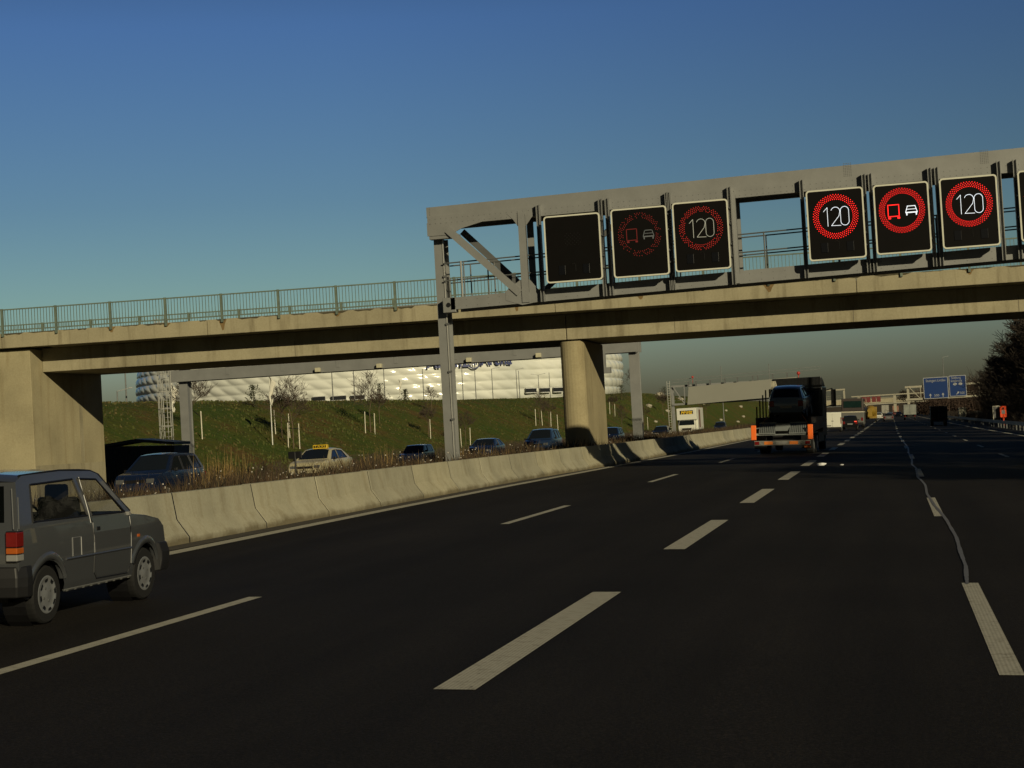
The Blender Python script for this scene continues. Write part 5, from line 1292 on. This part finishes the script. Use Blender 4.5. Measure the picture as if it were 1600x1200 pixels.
opp('estate_car', 'dark car partly hidden right of the bridge pier', 'car', -21.6, 132, scaled(ESTATE, 1, 1.1), BLUEP)
opp('estate_car', 'dark car in front of the white box lorry', 'car', -25.0, 188, ESTATE, mat('near_black_paint', (.01, .011, .012), .3, .2, .05, 1, coat=.6))
opp('hatchback', 'small dark blue car beyond the white box lorry', 'car', -22.8, 232, scaled(HATCH, 1.1, 1.02), BLUEP)
# white box lorry with yellow lettering
WH = mat('white_lorry_paint', (.66, .66, .58), .4, 0, .05, .8)
t = thing('box_lorry', 'white box lorry with black and yellow lettering above its cab, oncoming', 'lorry', (-23.35, 200, oz(-23.3)), (0, 0, pi), 'oncoming traffic on the opposite carriageway')
bm = B(); box(bm, -1.18, 1.18, -5.2, .9, .75, 3.35); 
box(bm, -1.16, 1.16, .9, 1.9, 1.95, 3.33); obj('cargo_box', bm, WH, t, bevel=.05)
bm = B(); box(bm, -.98, .98, .95, 2.3, .45, 1.35); hexa(bm, [(-.98, .95, 1.35), (.98, .95, 1.35), (.98, 2.3, 1.35), (-.98, 2.3, 1.35), (-.9, .95, 1.93), (.9, .95, 1.93), (.9, 1.75, 1.93), (-.9, 1.75, 1.93)]); obj('cab', bm, WH, t, bevel=.05)
bm = B(); hexa(bm, [(-.9, 2.28, 1.36), (.9, 2.28, 1.36), (.9, 2.315, 1.36), (-.9, 2.315, 1.36), (-.84, 1.78, 1.9), (.84, 1.78, 1.9), (.84, 1.82, 1.9), (-.84, 1.82, 1.9)]); obj('windscreen', bm, GLASSD, t)
bm = B(); box(bm, -.55, .55, 2.3, 2.33, .75, 1.0); obj('grille', bm, BLACK, t)
for s in (-1, 1):
    bm = B(); box(bm, s*1.19-.004, s*1.19+.004, -1.9, -.4, 1.0, 3.1); obj('side_graphic', bm, mat('graphic_brown', (.16, .09, .06), .6, 0, .6, 1.2), t)
    for y in (-4, 1.5): wheel(t, s*.95, y, .38, .25, s, GALV, False)
bm = B(); box(bm, -.78, .78, 1.895, 1.91, 2.62, 3.05); pn = obj('logo_panel', bm, mat('logo_black', (.02, .015, .01), .5), t)
text_mesh('Hertz', .62, 'lettering', mat('logo_yellow', (.75, .48, .02), .5, 0, 0), t, Vector((0, 1.93, 2.83)), Matrix.Rotation(pi, 3, 'Z') @ FACE_Y, .01, 1, 1.35, bold=.02, shear=.25)

# ribbed skip beside the opposite gantry post
t = thing('skip_container', 'dark blue ribbed steel skip beside the abutment and the ladder', 'skip', (-39.0, 84.2, oz(-39)+.1))
bm = B(); hexa(bm, [(-2.1, -.9, .0), (2.0, -.9, .0), (2.0, .9, 0), (-2.1, .9, 0), (-2.15, -1.0, 2.5), (2.15, -1.0, 2.35), (2.15, 1, 2.35), (-2.15, 1, 2.5)]); obj('body', bm, mat('skip_blue', (.030, .040, .065), .6, 0, .2, 2), t)
for k in range(12):
    bm = B(); x = -1.95+k*.35; box(bm, x-.04, x+.04, -1.07, -.97, .05, 2.35); obj('rib', bm, MATS['skip_blue'], t)
bm = B(); hexa(bm, [(-2.2, -1.1, 2.45), (0, -1.1, 2.66), (0, 1, 2.66), (-2.2, 1, 2.45), (-2.2, -1.1, 2.58), (0, -1.1, 2.82), (0, 1, 2.82), (-2.2, 1, 2.58)]); hexa(bm, [(0.003, -1.1, 2.66), (2.2, -1.1, 2.40), (2.2, 1, 2.40), (.003, 1, 2.66), (.003, -1.1, 2.82), (2.2, -1.1, 2.54), (2.2, 1, 2.54), (0.003, 1, 2.82)]); obj('rim', bm, mat('skip_rim', (.05, .065, .09), .5, 0, .2, 2), t)

# ---- recovery truck with a car on its bed
TX, TY = -4.82, 76.6
DKB = mat('truck_dark_paint', (.018, .019, .020), .4, .2, .1, 2, coat=.3)
t = thing('recovery_truck', 'dark recovery truck with orange panels at its tail carrying a blue car', 'truck', (TX, TY, rz(TX)+.004), (0, math.atan(CR), -.045))
w = 1.24
bm = B(); hexa(bm, [(-w, .5, .95), (w, .5, .95), (w, 8.2, 1.15), (-w, 8.2, 1.15), (-w, .5, 1.15), (w, .5, 1.15), (w, 8.2, 1.35), (-w, 8.2, 1.35)]); box(bm, -w, -w+.1, .5, 6.6, 1.2, 1.65); box(bm, w-.1, w, .5, 6.6, 1.2, 1.65); obj('bed', bm, DKB, t)
bm = B(); box(bm, -.45, .45, .3, 9.5, .55, .9); obj('chassis', bm, BLACK, t)
for s in (-1, 1):
    bm = B(); x0, x1 = sorted((s*.30, s*1.05))
    for k in range(9):
        x = x0+(x1-x0)*(k+.5)/9; hexa(bm, [(x-.026, -.15, .95), (x+.026, -.15, .95), (x+.026, -.10, .95), (x-.026, -.10, .95), (x-.026, .35, 1.40), (x+.026, .35, 1.40), (x+.026, .40, 1.40), (x-.026, .40, 1.40)])
    box(bm, x0, x1, -.16, -.10, .92, .97); box(bm, x0, x1, .34, .40, 1.38, 1.44); obj('ramp', bm, mat('ramp_zinc', (.22, .24, .24), .5, .4, .1, 4), t)
bm = B(); box(bm, -.32, .32, .15, .2, 1.05, 1.38); box(bm, -1.05, 1.05, -.10, -.04, .86, .92); obj('ramp_plate', bm, MATS['ramp_zinc'], t)
ORP = mat('orange_panel', (.85, .12, .012), .5, 0, 0, emit=(1, .16, .02), estr=.10)
for s in (-1, 1):
    bm = B(); x0, x1 = sorted((s*1.14, s*1.37)); box(bm, x0, x1, -.26, -.20, .66, 1.32); obj('warning_panel', bm, mat('fluorescent_orange', (.95, .17, .02), .5, 0, .03, 3), t, bevel=.02)
bm = B(); box(bm, -1.24, 1.24, -.18, -.08, .42, .62); lb = obj('light_bar', bm, mat('bar_grey', (.2, .2, .18), .5), t)
for x0, x1, mm, nm in ((-1.22, -1.02, RED, 'tail_light'), (1.02, 1.22, RED, 'tail_light'), (-.80, -.42, mat('marker_orange', (.75, .22, .04), .4), 'marker_board'), (.32, .70, MATS['marker_orange'], 'marker_board'), (-.28, .20, WHITEP, 'number_plate')):
    bm = B(); box(bm, x0, x1, -.20, -.185, .45, .59); obj(nm, bm, mm, lb)
for s in (-1, 1):
    bm = B(); 
    for i in range(14):
        a, b = 2*pi*i/14, 2*pi*(i+1)/14; ribbon_y(bm, [(s*.91+.07*cos(a), .52+.07*sin(a)), (s*.91+.07*cos(b), .52+.07*sin(b))], .02, -.19, .01)
    obj('ring_marker', bm, WHITEP, lb)
bm = B()
for y_ in (5.6, 6.4): box(bm, -1.2, -1.12, y_, y_+.08, 1.3, 3.0); box(bm, 1.12, 1.2, y_, y_+.08, 1.3, 3.0)
box(bm, -1.2, 1.2, 6.4, 6.5, 2.9, 3.0); box(bm, -1.2, 1.2, 6.4, 6.48, 2.1, 2.16); obj('headboard_frame', bm, DKB, t)
for s in (-1, 1):
    bm = B(); box(bm, s*1.05-.28, s*1.05+.12 if s > 0 else s*1.05+.28, .55, .60, .25, .85); obj('mudflap', bm, BLACK, t)
    bm = B(); path(bm, [(s*1.18, .6, 1.2), (s*.75, 1.6, 1.75)], .02, 5); obj('strap', bm, mat('strap_orange', (.5, .16, .03), .8), t)
bm = B(); box(bm, .92, 1.2, .4, .46, .28, .36); obj('low_reflector', bm, mat('reflector_orange', (.5, .12, .02), .5), t)
for y in (1.9, 3.1, 8.2):
    for s in (-1, 1): wheel(t, s*1.05, y, .45, .32, s, GALV_D, False)
for s in (-1, 1):
    bm = B(); box(bm, s*1.0, s*1.25, 1.2, 3.8, .90, .96); box(bm, s*1.22, s*1.25, 3.9, 7.0, .45, .9); obj('side_skirt', bm, DKB, t)
for k, (y, h) in enumerate(((.9, 2.15), (2.1, 2.45), (3.3, 2.7), (4.5, 2.95))):
    bm = B(); box(bm, -w-.02, -w+.04, y, y+.06, 1.2, h); obj('stanchion', bm, BLACK, t)
bm = B(); box(bm, -1.22, 1.22, 7.0, 9.3, .7, 3.1); hexa(bm, [(-1.2, 6.95, 3.1), (1.2, 6.95, 3.1), (1.2, 9.1, 3.1), (-1.2, 9.1, 3.1), (-1.2, 6.9, 3.50), (1.2, 6.9, 3.57), (1.15, 8.2, 3.5), (-1.15, 8.2, 3.45)]); obj('cab', bm, DKB, t, bevel=.05)
bm = B(); box(bm, -1.235, -1.22, 6.9, 7.3, 2.4, 3.4); hexa(bm, [(-1.24, 6.86, 3.0), (-.9, 6.86, 3.0), (-.9, 6.9, 3.0), (-1.24, 6.9, 3.0), (-1.24, 6.86, 3.4), (-1.0, 6.86, 3.4), (-1.0, 6.9, 3.4), (-1.24, 6.9, 3.4)]); box(bm, -1.24, -1.0, 6.86, 6.9, 1.7, 3.0); obj('cab_trim', bm, mat('cream_trim', (.5, .47, .36), .5), t)
bm = B(); box(bm, -.8, .8, 6.93, 6.96, 2.6, 3.2); obj('rear_window', bm, GLASSD, t)
bm = B(); path(bm, [(1.2, 8.9, 2.9), (1.55, 8.9, 3.0), (1.6, 8.9, 2.2), (1.2, 8.9, 2.1)], .03); box(bm, 1.48, 1.72, 8.85, 9.0, 2.1, 2.95); obj('wing_mirror', bm, BLACK, t, bevel=.02)
bm = B(); tube(bm, (0, 8.0, 3.4), (0, 8.0, 3.72), .02, n=5); bmesh.ops.create_icosphere(bm, subdivisions=2, radius=.09, matrix=Matrix.Translation((0, 8.0, 3.78))); obj('beacon', bm, MATS['beacon_red'], t, smooth=True)
LB = mat('light_blue_paint', (.13, .18, .25), .25, .2, .04, 1, coat=.6)
lc, mp2 = car('estate_car', 'blue car loaded tail first view on the bed of the recovery truck', 'car', (TX+.10+.15, TY+3.6, rz(TX)+1.62), -.045, scaled(ESTATE, .92, 1.05), LB, pitch=.05, tilt=math.atan(CR)); lights(lc, mp2, scaled(ESTATE, .92, 1.05))

# ---- traffic ahead
t = thing('delivery_van', 'small white delivery van right of the recovery truck', 'van', (-5.42, 160.4, rz(-5.4)), (0, math.atan(CR), 0), 'traffic ahead on our carriageway')
bm = B(); prism_x(bm, [(0, .35), (-.02, 1.5), (.12, 1.82), (2.6, 1.84), (3.3, 1.15), (4.1, 1.0), (4.15, .35)], -.80, .80); obj('body', bm, mat('white_van_paint', (.68, .68, .60), .35, 0, .04, .8), t, bevel=.06, seg=3)
for x0, x1 in ((-.77, -.01), (.01, .77)):
    bm = B(); box(bm, x0, x1, -.035, -.02, .42, 1.70); obj('rear_door', bm, MATS['white_van_paint'], t, bevel=.01)
bm = B(); box(bm, -.82, .82, -.08, .1, .28, .45); obj('bumper', bm, BLACK, t, bevel=.02)
for s in (-1, 1):
    bm = B(); box(bm, s*.80-.05, s*.80+.03, -.05, .12, .75, 1.35); obj('tail_light', bm, RED, t, bevel=.02)
    bm = B(); prism_x(bm, [(2.2, 1.15), (2.25, 1.65), (2.75, 1.65), (3.2, 1.15)], s*.805-.004, s*.805+.004); obj('side_window', bm, GLASSD, t)
    for y in (.7, 3.3): wheel(t, s*.72, y, .3, .18, s, GALV, False)
bm = B(); box(bm, -.06, .12, -.05, -.03, .98, 1.03); obj('door_handle', bm, BLACK, t)
bm = B(); box(bm, -.62, -.10, -.045, -.034, .52, .63); obj('number_plate', bm, WHITEP, t)
def ahead(name, label, X, Y, spec, paint, cat='car'):
    root, mp = car(name, label, cat, (X, Y, rz(X)), 0, spec, paint, 'traffic ahead on our carriageway', tilt=math.atan(CR)); lights(root, mp, spec); return root
c = ahead('hatchback', 'dark car with one lit brake light between the van and the coach', -4.1, 175, scaled(HATCH, 1.15, 1.0), mat('near_black_paint', (.01, .011, .012)))
bm = B(); box(bm, .42, .66, -1.97, -1.93, .80, .90); obj('brake_light', bm, mat('brake_lit', (.6, .02, .01), .4, emit=(1, .12, .06), estr=1.2), c)
t = thing('coach', 'tall grey coach with dark rear window and cream stripe', 'coach', (-4.35, 197.5, rz(-4.3)), (0, math.atan(CR), 0), 'traffic ahead on our carriageway')
bm = B(); box(bm, -1.25, 1.25, 0, 11, .35, 1.75); obj('lower_body', bm, mat('coach_grey', (.11, .11, .10), .5, 0, .1, 1), t, bevel=.06)
bm = B(); box(bm, -1.24, 1.24, .02, 11, 1.85, 3.35); obj('upper_body', bm, mat('coach_brown', (.045, .035, .032), .4, 0, .1, 1), t, bevel=.10, seg=3)
bm = B(); box(bm, -1.26, 1.26, -.02, 11, 1.74, 1.86); obj('stripe', bm, MATS['cream_trim'], t)
bm = B(); box(bm, -1.0, 1.0, -.03, .01, 2.3, 3.05); obj('rear_window', bm, mat('teal_glass', (.008, .022, .020), .1), t, bevel=.05)
for s in (-1, 1):
    bm = B(); box(bm, s*1.05-.1, s*1.05+.1, -.03, .0, .8, 1.15); obj('tail_light', bm, RED, t)
    bm = B(); box(bm, s*1.245-.006, s*1.245+.006, .6, 10.5, 2.35, 3.0); obj('side_window', bm, GLASSD, t)
    for y in (2.5, 8.5): wheel(t, s*1.08, y, .48, .3, s, GALV_D, False)
bm = B(); box(bm, -1.2, 1.2, -.08, .0, .35, .6); obj('bumper', bm, BLACK, t)
def lorry(name, label, X, Y, W_, H_, L_, boxm, zb=1.0, trim=None):
    t = thing(name, label, 'lorry', (X, Y, rz(X)), (0, math.atan(CR), 0), 'traffic ahead on our carriageway')
    bm = B(); box(bm, -W_/2, W_/2, 0, L_-2.2, zb, H_); obj('cargo_box', bm, boxm, t, bevel=.04)
    bm = B()
    for x in (-W_/2+.03, 0, W_/2-.03): box(bm, x-.025, x+.025, -.03, 0, zb+.03, H_-.03)
    box(bm, -W_/2, W_/2, -.03, 0, H_-.08, H_); obj('door_frame', bm, trim or GALV_D, t)
    bm = B(); box(bm, -W_/2+.1, W_/2-.1, L_-2.1, L_, .5, H_-.3); obj('cab', bm, DKB, t, bevel=.08)
    bm = B(); box(bm, -.45, .45, .1, L_-1, .6, zb); box(bm, -W_/2+.1, W_/2-.1, .0, .12, .45, .62); obj('chassis', bm, BLACK, t)
    for s in (-1, 1):
        bm = B(); box(bm, s*(W_/2-.3)-.15, s*(W_/2-.3)+.15, -.04, 0, .66, .8); obj('tail_light', bm, RED, t)
        for y in (1.5, L_-1.5): wheel(t, s*(W_/2-.2), y, .45, .3, s, GALV_D, False)
lorry('box_lorry', 'grey white box lorry ahead below the blue sign gantry post', 3.5, 336, 2.4, 3.0, 8, mat('dull_white_box', (.22, .235, .21), .5, 0, .25, 1))
lorry('box_lorry', 'dark olive lorry seen from behind on the right lanes', 5.3, 201, 1.9, 2.25, 6, mat('olive_tarpaulin', (.035, .032, .012), .8, 0, .25, 2), .6)
ahead('hatchback', 'small grey car far ahead in the middle lane', -.5, 302, scaled(SEDAN, 1, .95), mat('mid_grey_paint', (.12, .11, .11), .4, .2, .05, 1))
t = thing('mixer_truck', 'yellow concrete mixer truck far ahead beyond the coach', 'truck', (-3.6, 300, rz(-3.6)), (0, math.atan(CR), 0), 'traffic ahead on our carriageway')
YEL = mat('mixer_yellow', (.27, .17, .02), .5, 0, .2, 1)
bm = B(); prev = None
for y, r_ in ((-.6, .45), (.3, .85), (1.6, 1.15), (3.2, 1.1), (4.4, .7)):
    ring = [bm.verts.new((r_*cos(2*pi*i/16), y, 1.9-y*.08+r_*sin(2*pi*i/16))) for i in range(16)]
    if prev:
        for i in range(16): bm.faces.new((prev[i], prev[(i+1) % 16], ring[(i+1) % 16], ring[i]))
    else: bm.faces.new(ring)
    prev = ring
bm.faces.new(prev); obj('drum', bm, YEL, t)
bm = B(); box(bm, -1.1, 1.1, 0, 5, .6, .95); hexa(bm, [(-.4, -.9, .9), (.4, -.9, .9), (.3, -.4, 2.0), (-.3, -.4, 2.0), (-.4, -.8, .8), (.4, -.8, .8), (.3, -.3, 1.9), (-.3, -.3, 1.9)]); obj('chute', bm, YEL, t)
bm = B(); box(bm, -1.1, 1.1, 5, 7, .6, 2.6); obj('cab', bm, YEL, t, bevel=.06)
for s in (-1, 1):
    for y in (.8, 2.2, 6): wheel(t, s*.95, y, .45, .3, s, GALV_D, False)
bm = B(); box(bm, -1.1, 1.1, -.05, .05, .45, .62); obj('bumper', bm, BLACK, t)
far = [('estate_car', 'white car with bright headlamps far off beside the mixer truck', -2.6, 372, mat('white_paint', (.55, .55, .5), .4)), ('saloon', 'tiny dark car far ahead left of the grey white box lorry', -.3, 420, MATS['near_black_paint']), ('saloon', 'tiny pale car near the distant bridge in the middle lane', 2.2, 520, MATS['white_paint']), ('estate_car', 'tiny dark car near the distant bridge in the left lane', -3.5, 560, MATS['near_black_paint']), ('saloon', 'tiny red tinted car under the distant bridge', 1.4, 640, mat('dark_red_paint', (.14, .02, .015), .4))]
for nm, lb, X, Y, mm in far: ahead(nm, lb, X, Y, ESTATE if nm == 'estate_car' else SEDAN, mm)
for i, (X, Y) in enumerate(((-2.0, 600), (1.8, 700), (-2.6, 720))): lorry('box_lorry', 'tiny far lorry under the distant bridge, %s' % ['left one', 'right one', 'furthest one'][i], X, Y, 2.5, 3.9, 9, mat('far_box_%d' % i, [(.3, .29, .25), (.25, .12, .08), (.2, .22, .25)][i], .6))

# ---- right verge furniture
t = thing('emergency_phone', 'orange emergency telephone pillar behind the right guard rail', 'emergency phone', (11.15, 180, -.42))
ORG = mat('phone_orange', (.75, .07, .012), .45, 0, .03, 3)
bm = B(); tube(bm, (0, 0, 0), (0, 0, 1.0), .09, .09, 10); obj('stand', bm, ORG, t)
bm = B(); prism_y(bm, rrect(.62, 1.15, .12), -.18, .18); bmesh.ops.translate(bm, verts=bm.verts, vec=(0, 0, 1.52)); obj('cabinet', bm, ORG, t)
bm = B(); prism_y(bm, [(.11*cos(2*pi*i/16), 1.85+.11*sin(2*pi*i/16)) for i in range(16)], -.19, -.17); obj('speaker_hole', bm, BLACK, t)
bm = B(); box(bm, -.17, .17, -.19, -.175, 1.3, 1.66); obj('notice', bm, WHITEP, t)
t = thing('roadside_board', 'grey information board on pale posts beside the emergency phone', 'sign', (10.52, 180.4, -.42))
for s in (-1, 1):
    bm = B(); tube(bm, (s*.34, 0, 0), (s*.34, 0, 2.15), .035, n=8); obj('post', bm, mat('pale_post', (.5, .48, .38), .5), t)
bm = B(); box(bm, -.31, .31, -.03, .02, .9, 2.05); obj('panel', bm, mat('board_back', (.12, .12, .12), .6), t)
bm = B(); box(bm, -.36, .36, -.05, .04, 2.08, 2.16); obj('cap', bm, mat('pale_post', (.5, .48, .38)), t)
t = thing('guard_rail', 'long steel guard rail along the right shoulder', 'guard rail', (9.9, 60, rz(9.9)))
bm = B()
for (x0, y0), (x1, y1) in zip([(9.9, 20), (9.9, 90), (9.6, 180), (9.5, 420)][:-1], [(9.9, 20), (9.9, 90), (9.6, 180), (9.5, 420)][1:]):
    for dx, za, zb in ((0, .45, .53), (-.04, .53, .60), (0, .60, .68), (-.04, .68, .75)):
        hexa(bm, [(x0+dx, y0, za-.33), (x0+dx+.03, y0, za-.33), (x1+dx+.03, y1, za-.33), (x1+dx, y1, za-.33), (x0+dx, y0, zb-.33), (x0+dx+.03, y0, zb-.33), (x1+dx+.03, y1, zb-.33), (x1+dx, y1, zb-.33)])
obj('rail', bm, GALV_D, t, True)
for k in range(96):
    y = 22+k*4; bm = B(); box(bm, 9.98, 10.08, y, y+.05, -.5, .35); obj('rail_post', bm, GALV_D, t, True)
t = thing('cream_hut', 'small pale box shaped hut on the right verge before the wood', 'hut', (11.9, 300, -.5))
bm = B(); box(bm, -.6, .6, 0, 1.2, 0, 2.1); obj('walls', bm, mat('hut_cream', (.38, .37, .28), .6, 0, .1, 1), t, bevel=.05)
bm = B(); box(bm, -.68, .68, -.08, 1.28, 2.1, 2.2); obj('roof', bm, mat('hut_roof', (.3, .29, .24), .6), t)
bm = B(); box(bm, -.2, .25, -.03, 0, .1, 1.8); obj('door', bm, mat('hut_door', (.25, .25, .2), .6), t)
# small dark panel on a post in the median and litter on the road
t = thing('median_marker', 'small dark square plate on a post in the weeds left of the taxi', 'sign', (-14.0, 38.6, .5))
bm = B(); tube(bm, (0, 0, 0), (0, 0, 1.15), .025, n=8); obj('post', bm, BLACK, t)
bm = B(); box(bm, -.17, .17, -.02, .02, 1.0, 1.17); obj('plate', bm, BLACK, t, bevel=.01)
for i, (x, y, s, lb) in enumerate([(-2.45, 59.5, .15, 'larger white scrap of litter on the road behind the recovery truck'), (-1.75, 59.2, .07, 'smaller white scrap of litter on the road right of the larger one')]):
    bm = B(); bmesh.ops.create_icosphere(bm, subdivisions=2, radius=s)
    for v in bm.verts: v.co *= 1+.5*noise.noise(v.co*8+Vector((i, 3, 0))); v.co.z *= .4
    o = obj('litter', bm, mat('litter_white', (.8, .8, .78), .8), None); o.location = (x, y, rz(x)+s*.3); props(o, lb, 'litter', 'litter on the road')

# tussocks roughening the slope and its crest
def tussocks():
    rnd = random.Random(5); bm = B()
    for k in range(26000):
        y = 75+380*rnd.random()**1.4; x = -rnd.uniform(44.5, 66)
        if rnd.random() < .15: x = -rnd.uniform(61, 65)
        n_ = noise.noise(Vector((x*.12, y*.05, 2)))
        z = emb(x, y)-.02; h = rnd.uniform(.06, .22)*(1+n_); w = rnd.uniform(.04, .11); a = rnd.uniform(0, 6.28); dx, dy = cos(a)*w, sin(a)*w
        mi = 0 if rnd.random() < .55+n_ else (1 if rnd.random() < .45 else 2)
        bm.faces.new([bm.verts.new(p) for p in [(x-dx, y-dy, z), (x+dx, y+dy, z), (x+dx*.5+rnd.uniform(-.1, .1), y+dy*.5, z+h), (x-dx*.5, y-dy*.5, z+h*.8)]]).material_index = mi
    o = obj('slope_grass', bm, [mat('tuft_green', (.066, .076, .016), .95, 0, .3, .5), mat('tuft_dark', (.045, .052, .013), .95, 0, .3, .5), mat('tuft_brown', (.098, .076, .026), .95, 0, .3, .5)], recalc=False)
    props(o, 'rough grass tussocks scattered over the embankment slope', 'grass', None, 'stuff')
tussocks()
